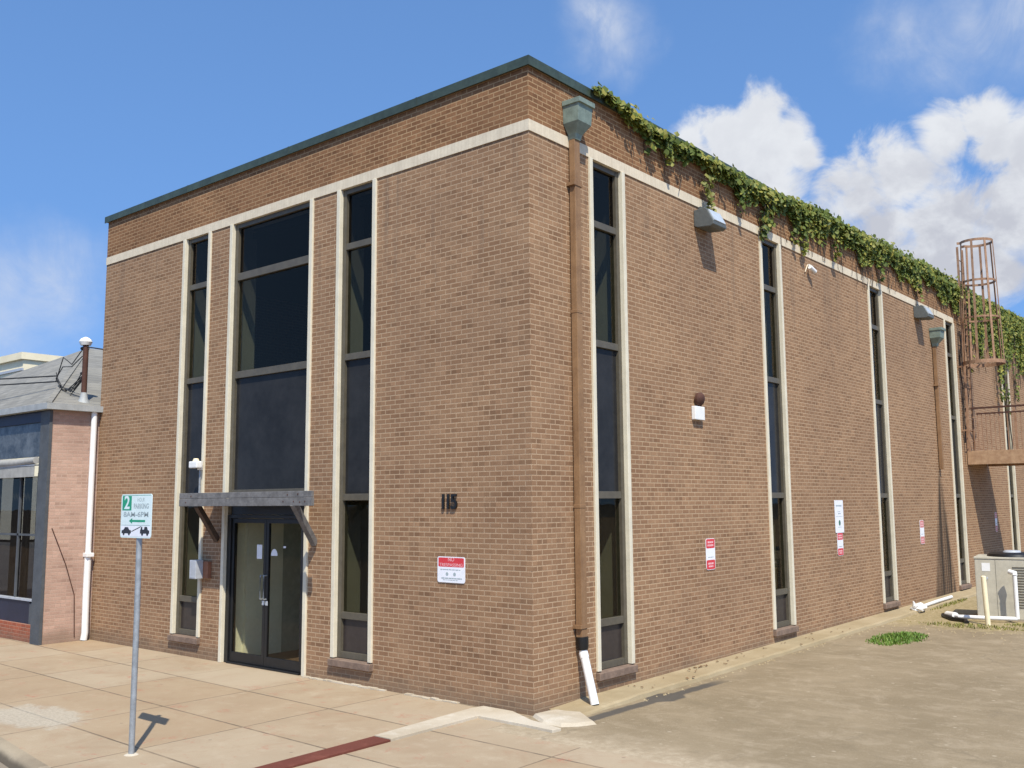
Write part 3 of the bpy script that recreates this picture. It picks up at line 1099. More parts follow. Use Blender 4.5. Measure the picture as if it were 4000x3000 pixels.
def flood(label, y, z):
    t = thing('wall_lamp', label, 'wall lamp', (0, y, z), 0, 'wall lamps under the stone band')
    hw = .23
    m = MB().prism([(.003, -.10), (.003, .17), (.20, .19), (.24, .17), (.365, -.07), (.365, -.12), (.30, -.15), (.06, -.13)], 'y', -hw, hw)
    obj('housing', m, HOUSING, t, bevel=.012)
    a, b = Vector((.242, 0, .168)), Vector((.365, 0, -.07))
    nrm = Vector((b.z - a.z, 0, -(b.x - a.x))).normalized()
    if nrm.x < 0:
        nrm = -nrm
    q = []
    for o_ in (0.0005, .018):
        for p, yy in ((a.lerp(b, .10), -hw + .03), (a.lerp(b, .10), hw - .03), (a.lerp(b, .93), hw - .03), (a.lerp(b, .93), -hw + .03)):
            q.append((p.x + nrm.x * o_, yy, p.z + nrm.z * o_))
    obj('lens', MB().add(q, [(0, 1, 2, 3), (7, 6, 5, 4), (0, 4, 5, 1), (1, 5, 6, 2), (2, 6, 7, 3), (3, 7, 4, 0)]), LENS, t)
    obj('bracket', MB().box(.0025, .05, -.06, .06, .18, .27), HOUSING, t)
    return t


flood('grey wall lamp under the vines between the first and second side windows', 4.62, 7.30)
flood('grey wall lamp beside the broken drain pipe at the far end of the side wall', 15.85, 7.36)

# alarm sounder with its white box
al = thing('alarm_box', 'white alarm box with dark red bell above it on side wall', 'alarm box', (0, 4.28, 4.06))
obj('box', MB().box(.003, .075, -.155, .155, -.12, .10), WHITE, al, bevel=.01)
obj('bell', MB().tube([(.02, .03, .22), (.07, .03, .215), (.10, .03, .21), (.12, .03, .205)], [.11, .115, .09, .03], 16), DRUST, al, smooth=True)
obj('conduit', MB().box(.004, .03, .0, .035, .101, .15), BLACK, al)

cm = thing('security_camera', 'small white security camera under the stone band right of second side window', 'camera', (0, 9.02, 7.28))
obj('mount', MB().tube([(.004, 0, .10), (.05, 0, .10), (.10, 0, .04)], .02, 8), WHITE, cm, smooth=True)
obj('body', MB().tube([(.09, -.07, .05), (.12, .10, -.03)], .045, 12), WHITE, cm, smooth=True)
obj('cable', MB().tube([(.01, .0, .12), (.03, -.12, .02), (.02, -.16, -.06)], .012, 6), CREAM, cm, smooth=True)

fc = thing('wall_floodlight', 'white twin lamp with conduit on the trim left of the entrance', 'wall lamp', (-7.42, -.06, 3.33))
obj('head', MB().box(-.15, .10, -.16, -.045, -.06, .06), WHITE, fc, bevel=.02)
obj('head_cover', MB().tube([(-.03, -.09, .061), (-.03, -.09, .11)], [.06, .04], 12), CREAMPIPE, fc, smooth=True)
obj('conduit', MB().tube([(-.01, -.015, -.06), (-.01, -.015, -.50)], .017, 8), GALV, fc, smooth=True)
obj('back_plate', MB().box(-.05, .04, -.044, -.001, -.09, .06), WHITE, fc)
wb = thing('meter_box', 'small grey box with reddish side plate beside the entrance', 'electrical box', (-7.30, 0, 1.53))
obj('box', MB().box(-.135, .06, -.22, -.075, -.165, .155), GREY, wb, bevel=.01)
obj('door_plate', MB().box(-.115, .04, -.224, -.221, -.145, .135), GREY, wb)
obj('back_plate', MB().box(-.06, .20, -.075, -.001, -.16, .13), weathered('reddish_plate', (.26, .11, .06), .7, .2, 6), wb, bevel=.006)

# ------------------------------------------------------------------ numbers and signs on the front wall
hn = thing('house_number', 'dark metal house number one one five on brick wall', 'house number', (-1.44, 0, 2.64))
rotF = (R(90), 0, 0)
for ch, dx in (('1', -.105), ('1', -.01), ('5', .095)):
    text(ch, .29, BLACK, 'digit', hn, (dx, -.02, 0), rotF, extrude=.012, bold=.003)


def bars(parent, m, rows, name='small_print', yv=-.0085):
    b = MB()
    for x0, x1, z, hgt in rows:
        # broken into word-like pieces
        x = x0
        q = random.Random(int(abs(x0 * 1e4 + z * 1e4)))
        while x < x1 - .004:
            wd = min(q.uniform(.02, .06), x1 - x)
            b.box(x, x + wd, yv - .0006, yv, z - hgt / 2, z + hgt / 2)
            x += wd + .008
    return obj(name, b, m, parent)


def rrect(w_, h_, r_c, n=5):
    pts = []
    for cx, cz, a0 in ((w_ / 2 - r_c, h_ / 2 - r_c, 0), (-w_ / 2 + r_c, h_ / 2 - r_c, 90), (-w_ / 2 + r_c, -h_ / 2 + r_c, 180), (w_ / 2 - r_c, -h_ / 2 + r_c, 270)):
        for k in range(n):
            a = R(a0 + 90 * k / (n - 1))
            pts.append((cx + r_c * math.cos(a), cz + r_c * math.sin(a)))
    return pts


ns = thing('wall_sign', 'red and white no trespassing sign on the front wall below the house number', 'sign', (-1.405, -.004, 1.735))
obj('board', MB().prism(rrect(.51, .345, .03), 'y', -.008, 0), SIGNW2, ns)
obj('header', MB().prism([(x, z * .36 + .098) for x, z in rrect(.475, .345, .03)], 'y', -.0086, -.0081), REDP, ns)
text('NO', .075, PINKT, 'lettering', ns, (0, -.0092, .135), rotF, extrude=.0003)
text('TRESPASSING', .06, PINKT, 'lettering', ns, (0, -.0092, .062), rotF, width=.43, extrude=.0003)
bars(ns, INKG, [(-.20, .18, 0.0, .012), (-.18, .20, -.115, .016), (-.15, .12, -.138, .008)])
ic = MB().tube([(-.075, -.0088, -.06), (-.075, -.0082, -.06)], .026, 12).tube([(.065, -.0088, -.06), (.065, -.0082, -.06)], .026, 12)
obj('symbol', ic, INKG, ns)

# parking signs on the side wall (board faces +x: local -y turned to +x)


def park_sign(label, y, z, h=.50, wd=.30, faded=False, group='red and white parking signs on the side wall'):
    t = thing('wall_sign', label, 'sign', (.004, y, z), R(90), group)
    obj('board', MB().prism(rrect(wd, h, .045), 'y', -.006, 0), SIGNW2, t)
    rm = weathered('faded_red', (.62, .22, .20), .5, .15, 8) if faded else REDP
    top = MB().prism([(x * .93, z_ * .30 + h * .335) for x, z_ in rrect(wd, h, .05)], 'y', -.0066, -.0061)
    bot = MB().prism([(x * .93, z_ * .30 - h * .335) for x, z_ in rrect(wd, h, .05)], 'y', -.0066, -.0061)
    obj('header', top, rm, t)
    obj('footer', bot, rm, t)
    bars(t, PINKT, [(-wd * .3, wd * .3, h * .38, .03), (-wd * .32, wd * .32, h * .28, .03), (-wd * .3, wd * .3, -h * .30, .03), (-wd * .25, wd * .25, -h * .39, .025)], 'lettering', -.0068)
    bars(t, INKG, [(-wd * .3, wd * .3, -.05, .014)], 'small_print', -.0063)
    return t


park_sign('red and white sign on side wall alone below the alarm box', 4.60, 1.78)
park_sign('red and white sign directly under the tall white notice', 10.06, 1.74, .46, .30)
park_sign('faded red and white sign right of the third side window', 15.30, 1.84, .58, .30, True)
park_sign('faded sign in the shade under the steel landing', 22.25, 1.95, .58, .22, True)
tn = thing('notice_board', 'tall white notice on side wall right of second side window', 'sign', (.006, 10.06, 2.30), R(90))
obj('board', MB().prism(rrect(.44, .66, .015), 'y', -.008, 0), SIGNW2, tn)
bars(tn, INKG, [(-.16, .14, .22, .03), (-.06, .08, .06, .02), (-.18, .17, 0.0, .008), (-.08, .06, .10, .012)])
obj('symbol', MB().prism([(.055 * math.cos(k * .7854), -.13 + .06 * math.sin(k * .7854)) for k in range(8)], 'y', -.0088, -.0082), weathered('dark_green_ink', (.05, .16, .11), .5, .1, 5), tn)
bars(tn, INKG, [(-.08, .08, -.215, .012)], 'caption')

# ------------------------------------------------------------------ street sign on its post
sp = thing('street_sign', 'green and white two hour parking sign on a grey metal post by the kerb', 'street sign', (-2.2, -4.1, 0))
post = MB()
post.tube([(0, 0, -.05), (0.005, .0, 1.4), (-.01, 0, 2.74)], .031, 12)
obj('post', post, GALV, sp, smooth=True)
obj('post_base', MB().tube([(0, 0, 0), (0, 0, .012)], [.075, .05], 14), WHITEC, sp, smooth=True)
bd = MB().prism([(x - .025, z_ + 2.515) for x, z_ in rrect(.64, .475, .03)], 'y', -.040, -.034)
# plate is turned slightly towards the roadway
board = obj('board', bd, SIGNW, sp)
q = -.0402


def fl(x0, x1, z0, z1, m, nm, par=None):
    return obj(nm, MB().box(x0 - .025, x1 - .025, q - .0006, q, z0 + 2.515, z1 + 2.515), m, par or board)


fl(-.305, .305, .222, .226, SGREEN, 'border')
fl(-.295, -.10, .060, .218, SGREEN, 'number_panel')
text('2', .20, SIGNW, 'lettering', board, (-.2225, q - .0008, 2.515 + .139), rotF, width=.115, extrude=.0003, bold=.004)
text('HOUR', .058, INKG, 'lettering', board, (.07, q - .0004, 2.515 + .175), rotF, width=.15, extrude=.0003)
text('PARKING', .075, INKG, 'lettering', board, (.08, q - .0004, 2.515 + .105), rotF, width=.31, extrude=.0003, bold=.002)
text('8AM-6PM', .075, INKG, 'hours_lettering', board, (-.025, q - .0004, 2.515 + .015), rotF, width=.52, extrude=.0003, bold=.002)
ar = MB().box(-.10, .17, q - .0006, q, 2.515 - .066, 2.515 - .042)
ar.prism([(-.10, 2.515 - .085), (-.10, 2.515 - .023), (-.17, 2.515 - .054)], 'y', q - .0006, q)
obj('arrow', ar, SGREEN, board)
fl(-.305, .305, -.103, -.098, INKG, 'divider')
fl(-.30, .30, -.222, -.110, SIGNW2, 'tow_panel')
tw = MB()
zz = 2.515 - .20
qq = q - .0008


def car(x, s, k):
    tw.prism([(x - .10 * s, zz + .010), (x - .10 * s, zz + .040), (x - .055 * s, zz + .052), (x - .03 * s, zz + .078), (x + .035 * s, zz + .078), (x + .06 * s, zz + .050), (x + .10 * s, zz + .042), (x + .10 * s, zz + .010)], 'y', qq - .0006, qq)
    for dx in (-.055, .058):
        tw.tube([(x + dx * s, qq - .0007, zz + .008), (x + dx * s, qq, zz + .008)], .020, 12)


car(-.215, 1, 0)
tw.prism([(.075, zz + .012), (.075, zz + .045), (.10, zz + .085), (.12, zz + .085), (.12, zz + .055), (.155, zz + .055), (.165, zz + .085), (.215, zz + .085), (.235, zz + .050), (.262, zz + .045), (.262, zz + .012)], 'y', qq - .0006, qq)
for dx in (.12, .225):
    tw.tube([(dx, qq - .0007, zz + .010), (dx, qq, zz + .010)], .022, 12)
tw.prism([(-.11, zz + .035), (.085, zz + .090), (.10, zz + .085), (-.10, zz + .028)], 'y', qq - .0006, qq)
obj('tow_symbol', tw, INK, board)
obj('bracket', MB().box(-.05, .045, -.034, -.026, 2.40, 2.44).box(-.05, .045, -.034, -.026, 2.60, 2.64), GALV, sp)

# ------------------------------------------------------------------ vines along the parapet
vroot = thing('climbing_vine', 'green climbing vine trailing along the side roof edge with hanging strands', 'vine', (.06, 2, 7.7))
VR = Vector(vroot.location)
LOWP = [(1.5, 8.54), (2.05, 8.40), (2.8, 8.22), (3.5, 8.13), (4.4, 8.10), (5.7, 8.03), (7.0, 7.93), (8.8, 7.88), (10, 7.93), (12, 7.86), (14.5, 7.95), (18, 7.98), (18.9, 7.65), (20, 6.95), (21.5, 6.75), (22.8, 6.35), (26.5, 6.45), (33.5, 6.4)]
UPP = [(1.5, 8.62), (2.1, 8.54), (3.0, 8.46), (6, 8.46), (8, 8.50), (9.3, 8.70), (11, 8.66), (13, 8.74), (16, 8.80), (19, 8.82), (22, 8.74), (26, 8.82), (33.5, 8.8)]


def interp(T, y):
    for (a, p), (b, q_) in zip(T, T[1:]):
        if a <= y <= b:
            return p + (q_ - p) * (y - a) / (b - a)
    return T[-1][1] if y > T[-1][0] else T[0][1]


rl = random.Random(21)


def leaf(mb, p, size, tilt=None):
    """one pointed leaf, folded along its middle"""
    nrm = Vector((rl.uniform(.3, 1), rl.uniform(-.8, .5), rl.uniform(-.1, .9))).normalized()
    t = Vector((rl.uniform(-.3, .3), rl.uniform(-.6, .6), -1)).normalized()
    t = (t - nrm * t.dot(nrm)).normalized()
    s = nrm.cross(t)
    L, Wd = size, size * rl.uniform(.38, .55)
    p = Vector(p)
    k = nrm * (size * rl.uniform(.08, .2))
    vs = [p - t * L * .5, p + s * Wd - k - t * L * .12, p + s * Wd * .55 - k * .6 + t * L * .30, p + t * L * .55 - k * .7,
          p - s * Wd * .55 - k * .6 + t * L * .30, p - s * Wd - k - t * L * .12]
    vs = [tuple(v - VR) for v in vs]
    mb.add(vs, [(0, 1, 2, 3), (0, 3, 4, 5)])


lv = MB()
lump = lambda y: .5 + .28 * math.sin(y * 2.1 + 1.2) + .22 * math.sin(y * 5.3 + .4) + .12 * math.sin(y * 11.7)
y = 1.5
while y < 31:
    lo, hi = interp(LOWP, y), interp(UPP, y)
    span = hi - lo
    k = max(0.0, min(1.15, .62 + .55 * (lump(y) - .5)))
    nlv = int((16 + 46 * span) * (1.0 if y < 20 else 1.1))
    for _ in range(nlv):
        # denser towards the top, ragged towards the bottom
        tt = rl.random() ** 1.35
        reach = k * rl.uniform(.85, 1.2)
        z = hi - tt * span * reach + rl.gauss(0, .03)
        out = .075 + .085 * math.sin(math.pi * min(1, tt * 1.2 + .1)) * rl.uniform(.2, 1.5)
        if z > H + .02 and y > 8:
            out = rl.uniform(-.30, .16)
        elif z > 8.40:
            out = max(out, .10)
        yj = y + rl.uniform(-.12, .12)
        leaf(lv, (out, yj, z), rl.uniform(.055, .135))
    y += .085
# hanging strands
for yc, zb, wdt, nleaf in ((5.95, 7.70, .08, 26), (6.9, 7.48, .16, 95), (7.15, 7.8, .12, 36), (8.75, 7.56, .15, 85), (8.3, 7.7, .12, 50), (10.3, 7.75, .12, 50), (13.1, 7.72, .12, 50),
                         (2.9, 8.05, .08, 18), (3.4, 7.95, .08, 22), (15.8, 7.75, .12, 40), (20.4, 6.3, .16, 60), (23.4, 5.7, .18, 120), (24.05, 5.1, .10, 50), (25.6, 5.9, .2, 90)):
    zt = interp(UPP, yc) - .15
    pts = []
    for i in range(7):
        f = i / 6
        pts.append(Vector((.07 + .05 * math.sin(f * 3 + yc), yc + .06 * math.sin(f * 4 + yc * 3), zt + (zb - zt) * f)))
    obj('stem', MB().tube([p - VR for p in pts], .008, 5), STEM, vroot)
    for _ in range(nleaf):
        f = rl.random() ** .8
        p = pts[0].lerp(pts[-1], f)
        ww_ = wdt * (1.1 - .6 * f)
        leaf(lv, (p.x + rl.uniform(0, .12), p.y + rl.gauss(0, ww_ * .6), p.z + rl.uniform(-.05, .05)), rl.uniform(.07, .125))
obj('foliage', lv, LEAF, vroot)
ly = MB()
for _ in range(60):
    f = rl.random()
    leaf(ly, (.10 + rl.uniform(0, .08), 4.72 + rl.gauss(0, .05), 8.15 - .66 * f), rl.uniform(.06, .11))
for _ in range(170):
    yv = rl.uniform(2, 30)
    lo, hi = interp(LOWP, yv), interp(UPP, yv)
    leaf(ly, (.24 + rl.uniform(0, .08), yv, hi - rl.random() * (hi - lo) * .6), rl.uniform(.06, .11))
obj('yellow_foliage', ly, LEAFY, vroot)
# woody stems clinging to the brick
q_ = random.Random(4)
for k in range(70):
    yv = 2.4 + q_.random() ** .8 * 26
    lo = interp(LOWP, yv)
    pts = [(.03 + q_.uniform(0, .03) - VR.x, yv + .05 * math.sin(i * 1.7 + k) + q_.uniform(-.02, .02) - VR.y, 8.3 - (8.3 - lo + q_.uniform(.0, .5)) * i / 5 - VR.z) for i in range(6)]
    obj('stem', MB().tube(pts, q_.uniform(.004, .009), 5), STEM, vroot)
for yv, zb in ((19.45, 4.2), (19.7, 4.9), (19.95, 5.3), (20.3, 5.7), (24.6, 4.0)):
    pts = [(.04 - VR.x + .02 * math.sin(i * 2.0), yv + .06 * math.sin(i * 1.3 + yv) - VR.y, 7.4 - (7.4 - zb) * i / 8 - VR.z) for i in range(9)]
    obj('stem', MB().tube(pts, .02, 6), STEM, vroot)

# ------------------------------------------------------------------ steel landing and caged ladder at the far end
STEEL = weathered('tan_steel', (.44, .285, .165), .75, .2, 7, col2=(.30, .17, .09))
fe = thing('fire_escape', 'rusty steel landing with railing fixed to the side wall', 'fire escape', (0, 19.6, 3.6))
DL = 3.6
obj('platform', MB().box(.004, DL, .08, 2.1, .30, .345), RUSTY, fe)
ch = MB().prism([(0, 0), (.09, 0), (.09, .035), (.025, .035), (.025, .345), (.09, .345), (.09, .38), (0, .38)], 'x', .02, DL)
obj('edge_beam', ch, STEEL, fe, bevel=.004)
obj('edge_beam', MB().box(DL - .05, DL, .091, 2.1, 0, .38), RUSTY, fe)
obj('edge_beam', MB().box(.02, DL - .051, 2.05, 2.1, 0, .299), RUSTY, fe)
top_r = MB().box(.03, DL, -.005, .05, 1.555, 1.605)
obj('hand_rail', top_r, DRUST, fe)
obj('hand_rail', MB().box(.32, DL, .0, .042, 1.40, 1.44), DRUST, fe)
for x in (.05, 1.3, 2.5, 3.55):
    obj('railing_post', MB().box(x - .025, x + .025, .001, .046, .38, 1.56), RUSTY, fe)
bl = MB()
x = .34
while x < DL - .1:
    bl.box(x - .012, x + .012, .009, .033, .382, 1.40)
    x += .11
o = obj('baluster', bl, RUSTY, fe)
obj('support', MB().bar((3.4, .3, -3.45), (3.4, .3, .0), .1, .1, (1, 0, 0)), RUSTY, fe)
obj('support', MB().bar((3.4, 1.9, -3.45), (3.4, 1.9, .0), .1, .1, (1, 0, 0)), RUSTY, fe)

ld = thing('caged_ladder', 'rusty roof access ladder with round safety cage rising above the vines', 'ladder', (0, 19.55, 3.95))
LZ = 5.95
for s in (-1, 1):
    obj('side_rail', MB().box(.14, .20, s * .24 - .012, s * .24 + .012, .0, LZ - .1), RUSTY, ld)
rg = MB()
z = .3
while z < LZ - .3:
    rg.tube([(.17, -.24, z), (.17, .24, z)], .013, 6)
    z += .305
obj('rung', rg, RUSTY, ld, smooth=True)


def hoop(z, rad, hh, th=.014):
    m = MB()
    prevk = None
    nn = 18
    ang = [R(-150 + 300 * k / nn) for k in range(nn + 1)]
    for a in ang:
        c, s_ = math.cos(a), math.sin(a)
        o_ = len(m.v)
        for rr_ in (rad, rad - th):
            for zz_ in (z - hh / 2, z + hh / 2):
                m.v.append((.62 + c * rr_, s_ * rr_, zz_))
        if prevk is not None:
            p = prevk
            for i, j in ((0, 1), (1, 3), (3, 2), (2, 0)):
                m.f.append((p + i, p + j, o_ + j, o_ + i))
        prevk = o_
    # tie back to the rails
    for s_ in (-1, 1):
        a = R(150 * s_)
        m.bar((.62 + math.cos(a) * rad, math.sin(a) * rad, z), (.17, s_ * .25, z), .014, hh)
    return m


for z, rad, hh in ((2.48, .55, .10), (3.75, .48, .05), (4.80, .44, .06), (5.95, .44, .07)):
    obj('hoop', hoop(z, rad, hh), RUSTY, ld)
for a in (-140, -92, -46, 0, 46, 92, 140):
    c, s_ = math.cos(R(a)), math.sin(R(a))
    b0, b1 = .535, .433
    obj('cage_bar', MB().bar((.62 + c * b0, s_ * b0, 2.45), (.62 + c * b1, s_ * b1, 5.98), .06, .014, (c, s_, .03)), RUSTY, ld)
br_ = MB()
for z in (.6, 2.4, 4.3):
    for s in (-1, 1):
        br_.box(.005, .14, s * .24 - .02, s * .24 + .02, z - .02, z + .02)
obj('wall_bracket', br_, RUSTY, ld)

# ------------------------------------------------------------------ condenser and pipes beside the side wall
ac = thing('air_conditioner', 'beige outdoor air conditioning unit with black fan guard on top', 'air conditioner', (1.80, 12.9, .06), R(9))
obj('base_pad', MB().box(-.10, 1.35, -.10, 1.2, -.05, .05), KERBM, ac, bevel=.01)
obj('cabinet', MB().box(0, 1.25, 0, 1.1, .051, 1.30), ACMAT, ac, bevel=.02)
lou = MB()
for k in range(16):
    z = .30 + k * .055
    lou.box(.72, 1.20, -.010, .004, z, z + .022)
obj('grille', lou, FRAME, ac)
obj('top_edge', MB().box(-.012, 1.262, -.012, 1.112, 1.302, 1.345), ACMAT, ac, bevel=.01)
fg = MB().tube([(.70, .55, 1.346), (.70, .55, 1.40), (.70, .55, 1.43)], [.50, .48, .40], 24)
obj('fan_guard', fg, BLACK, ac, smooth=True)
obj('motor_cover', MB().tube([(.70, .55, 1.431), (.70, .55, 1.47)], [.18, .15], 16), GREY, ac, smooth=True)
obj('notice', MB().box(.14, .30, -.004, .001, 1.05, 1.22), WHITE, ac)
obj('service_port', MB().tube([(.22, .0, .90), (.22, -.05, .90)], .03, 10), GREY, ac, smooth=True)
obj('panel_seam', MB().box(.40, .406, -.003, .002, .06, 1.29), FRAME, ac)

pv = thing('drain_line', 'white plastic pipe lying on the ground with a riser beside the air conditioner', 'pipe')
z0 = .17
obj('pipe', MB().tube([(1.30, 12.75, z0), (1.55, 12.45, z0), (2.05, 12.55, z0), (2.62, 12.72, z0)], .042, 10), PVC, pv, smooth=True)
obj('riser', MB().tube([(2.62, 12.72, z0), (2.62, 12.72, 1.05)], .042, 10), PVC, pv, smooth=True)
obj('elbow', MB().tube([(2.62, 12.72, 1.05), (2.62, 12.74, 1.10), (2.50, 12.80, 1.12)], .052, 10), PVC, pv, smooth=True)
obj('elbow', MB().tube([(1.22, 12.80, z0 - .01), (1.45, 12.55, z0)], .075, 12), PVC, pv, smooth=True)
bp_ = thing('bollard_pipe', 'cream yellow pipe post standing in front of the air conditioner', 'post', (2.22, 12.05, .07))
obj('post', MB().tube([(0, 0, -.02), (-.02, .0, .5), (-.04, .02, .98)], .05, 14), CREAMPIPE, bp_, smooth=True)
obj('cap', MB().tube([(-.04, .02, .981), (-.04, .02, 1.0)], [.052, .03], 14), CREAMPIPE, bp_, smooth=True)
dk = thing('black_hose', 'short black hose end lying under the white pipe', 'hose')
obj('hose', MB().tube([(1.10, 12.9, .13), (1.45, 12.35, .12), (1.75, 12.20, .12), (1.82, 12.02, .10)], .05, 10), BLACK, dk, smooth=True)
ww = thing('plastic_pipe', 'white plastic pipe lying on the concrete apron below the stained wall', 'pipe')
obj('pipe', MB().tube([(.40, 13.75, .20), (.36, 15.0, .215), (.34, 16.2, .225)], .04, 10), PVC, ww, smooth=True)
bag = MB()
rr = random.Random(2)
nn, mm = 12, 7
for i in range(mm):
    ph = math.pi * i / (mm - 1)
    for k in range(nn):
        th_ = 2 * math.pi * k / nn
        q1 = 1 + rr.uniform(-.22, .22)
        bag.v.append((.42 + .14 * math.sin(ph) * math.cos(th_) * q1, 13.45 + .27 * math.sin(ph) * math.sin(th_) * q1, .20 + .10 * math.cos(ph) * q1))
for i in range(mm - 1):
    for k in range(nn):
        bag.f.append((i * nn + k, i * nn + (k + 1) % nn, (i + 1) * nn + (k + 1) % nn, (i + 1) * nn + k))
bag.tube([(.40, 13.22, .24), (.39, 13.18, .36)], [.05, .015], 7)
bg = obj('plastic_bag', bag, PVC, None, smooth=False)
tag(bg, 'crumpled white plastic bag at the end of the pipe on the apron', 'bag')

# ------------------------------------------------------------------ weeds and litter


def blades(name, cx, cy, rx, ry, n, hmax, m, label, cat, seed):
    r_n = random.Random(seed)
    b = MB()
    for _ in range(n):
        a, rr_ = r_n.uniform(0, 2 * math.pi), math.sqrt(r_n.random())
        x, y_ = cx + rx * rr_ * math.cos(a), cy + ry * rr_ * math.sin(a)
        x += r_n.gauss(0, rx * .12)
        h_ = hmax * r_n.uniform(.4, 1) * (1.1 - .6 * rr_)
        d = r_n.uniform(0, 6.28)
        lx, ly_ = math.cos(d) * h_ * .5, math.sin(d) * h_ * .5
        wx, wy = -math.sin(d) * .010, math.cos(d) * .010
        z = GZ(y_) - .004
        b.add([(x - wx, y_ - wy, z), (x + wx, y_ + wy, z), (x + lx * .4 + wx * .8, y_ + ly_ * .4 + wy * .8, z + h_ * .6), (x + lx * .4 - wx * .8, y_ + ly_ * .4 - wy * .8, z + h_ * .6), (x + lx, y_ + ly_, z + h_)],
              [(0, 1, 2, 3), (3, 2, 4)])
    return tag(obj(name, b, m), label, cat, kind='stuff')


blades('grass', 1.42, 9.05, .40, .95, 1100, .12, GRASSM, 'patch of green grass growing through the lot near the apron', 'grass', 1)
blades('weeds', 2.0, 11.6, 1.0, .35, 320, .09, LEAFY, 'low dry weeds on the soil in front of the air conditioner', 'weeds', 2)
blades('weeds', 3.1, 12.3, .6, .3, 260, .10, LEAFY, 'low dry weeds right of the cream post', 'weeds', 3)
blades('weeds', .50, 15.5, .10, 1.5, 260, .10, LEAFY, 'thin weeds along the apron foot near the white pipe', 'weeds', 4)
gr = MB()
r_n = random.Random(12)
for _ in range(260):
    if r_n.random() < .5:
        y_ = r_n.uniform(1.6, 20)
        x = .56 - .003 * y_ + abs(r_n.gauss(0, .05))
    else:
        x, y_ = r_n.uniform(.7, 3.4), r_n.gauss(11.2, .8)
    s_ = r_n.uniform(.008, .028)
    z = GZ(y_)
    a = r_n.uniform(0, 3.14)
    pts = [(x + s_ * math.cos(a + k * 1.2566) * r_n.uniform(.7, 1.2), y_ + s_ * math.sin(a + k * 1.2566) * r_n.uniform(.7, 1.2)) for k in range(5)]
    gr.add([(p[0], p[1], z - .003) for p in pts] + [(x, y_, z + s_ * .8)], [(k, (k + 1) % 5, 5) for k in range(5)])
tag(obj('gravel', gr, APRON), 'loose grit scattered along the foot of the apron', 'gravel', kind='stuff')
lf_ = MB()
for _ in range(46):
    y_ = r_n.uniform(2.0, 9.5)
    x = r_n.uniform(.06, .5)
    t_ = x / .5
    z = (.05 + .0085 * y_) * (1 - t_) + (GZ(y_) + .062) * t_ + .012
    a = r_n.uniform(0, 6.28)
    s_ = r_n.uniform(.018, .04)
    if y_ > 2.6 and r_n.random() < .35:
        y_, x = 3.95 + r_n.gauss(0, .12), .12 + r_n.uniform(0, .05)
        z = .10
    lf_.add([(x - s_ * math.cos(a), y_ - s_ * math.sin(a), z), (x + s_ * .5 * math.sin(a), y_ - s_ * .5 * math.cos(a), z + s_ * .5), (x + s_ * math.cos(a), y_ + s_ * math.sin(a), z + .004), (x - s_ * .5 * math.sin(a), y_ + s_ * .5 * math.cos(a), z + s_ * .4)], [(0, 1, 2, 3)])
tag(obj('fallen_leaves', lf_, DEBRIS), 'brown fallen leaves scattered on the concrete apron', 'leaves', kind='stuff')

# ------------------------------------------------------------------ the neighbouring shop on the left
NX = -11.27
NY = -.97
nb = thing('neighbour_shop', 'low shop with pink brick side, grey roof and dark shop window', 'building', (NX, NY, 0))


def np_(mb):  # shift world coordinates into the shop's frame
    mb.v = [(a - NX, b - NY, c) for a, b, c in mb.v]
    return mb


obj('side_wall', np_(MB().box(NX - .30, NX, NY + .03, 11.5, -.1, 4.50)), PINK, nb)
obj('pilaster', np_(MB().box(NX - .36, NX + .02, NY - .03, NY + .028, -.05, 4.48)), SLATE, nb)
obj('pilaster', np_(MB().box(NX - .36, NX - .301, NY + .029, NY + .30, -.05, 4.48)), SLATE, nb)
obj('pilaster', np_(MB().box(-15.9, -15.5, NY - .03, NY + .30, -.05, 4.48)), SLATE, nb)
obj('plinth', np_(MB().box(-15.49, NX - .361, NY + .02, NY + .20, -.05, .34)), REDBR, nb)
obj('front_wall', np_(MB().box(-24, -15.91, NY, NY + .3, -.05, 4.50)), PINK, nb)
obj('back_wall', np_(MB().box(-24, NX - .301, 11.2, 11.5, -.05, 4.50)), PINK, nb)
obj('bulkhead', np_(MB().box(-15.49, NX - .62, NY + .05, NY + .14, .341, .78)), NAVY, nb)
obj('bulkhead', np_(MB().box(NX - .619, NX - .361, NY + .045, NY + .14, .341, .74)), SLATE, nb)
obj('bulkhead_cap', np_(MB().box(-15.49, NX - .361, NY + .02, NY + .16, .781, .82)), GREY, nb)
obj('window_pane', np_(MB().box(-15.49, NX - .361, NY + .10, NY + .108, .821, 3.22)), GLASSD, nb)
mu = MB().box(-15.49, NX - .361, NY + .07, NY + .13, 2.04, 2.08).box(-12.66, -12.60, NY + .07, NY + .13, .821, 3.22).box(-14.1, -14.04, NY + .07, NY + .13, .821, 3.22)
obj('window_frame', np_(mu), SLATE, nb)
cu = MB()
k = 0
for x0, x1 in ((-13.6, -13.15), (-13.05, -12.75), (-12.45, -12.05), (-15.2, -14.2)):
    prevv = None
    x = x0
    while x < x1 + .001:
        yv = NY + .36 + .035 * math.sin(x * 46)
        o_ = len(cu.v)
        cu.v += [(x, yv, .75), (x, yv, 3.3)]
        if prevv is not None:
            cu.f.append((prevv, o_, o_ + 1, prevv + 1))
        prevv = o_
        x += .02
obj('curtain', np_(cu), CURT, nb, smooth=True)
obj('shop_interior', np_(MB().box(-15.49, NX - .301, 1.2, 1.3, 0, 4.4).box(-15.49, NX - .301, NY + .31, 1.2, 3.9, 4.0).box(-15.49, NX - .301, NY + .31, 1.2, .3, .36)), DARKIN, nb)
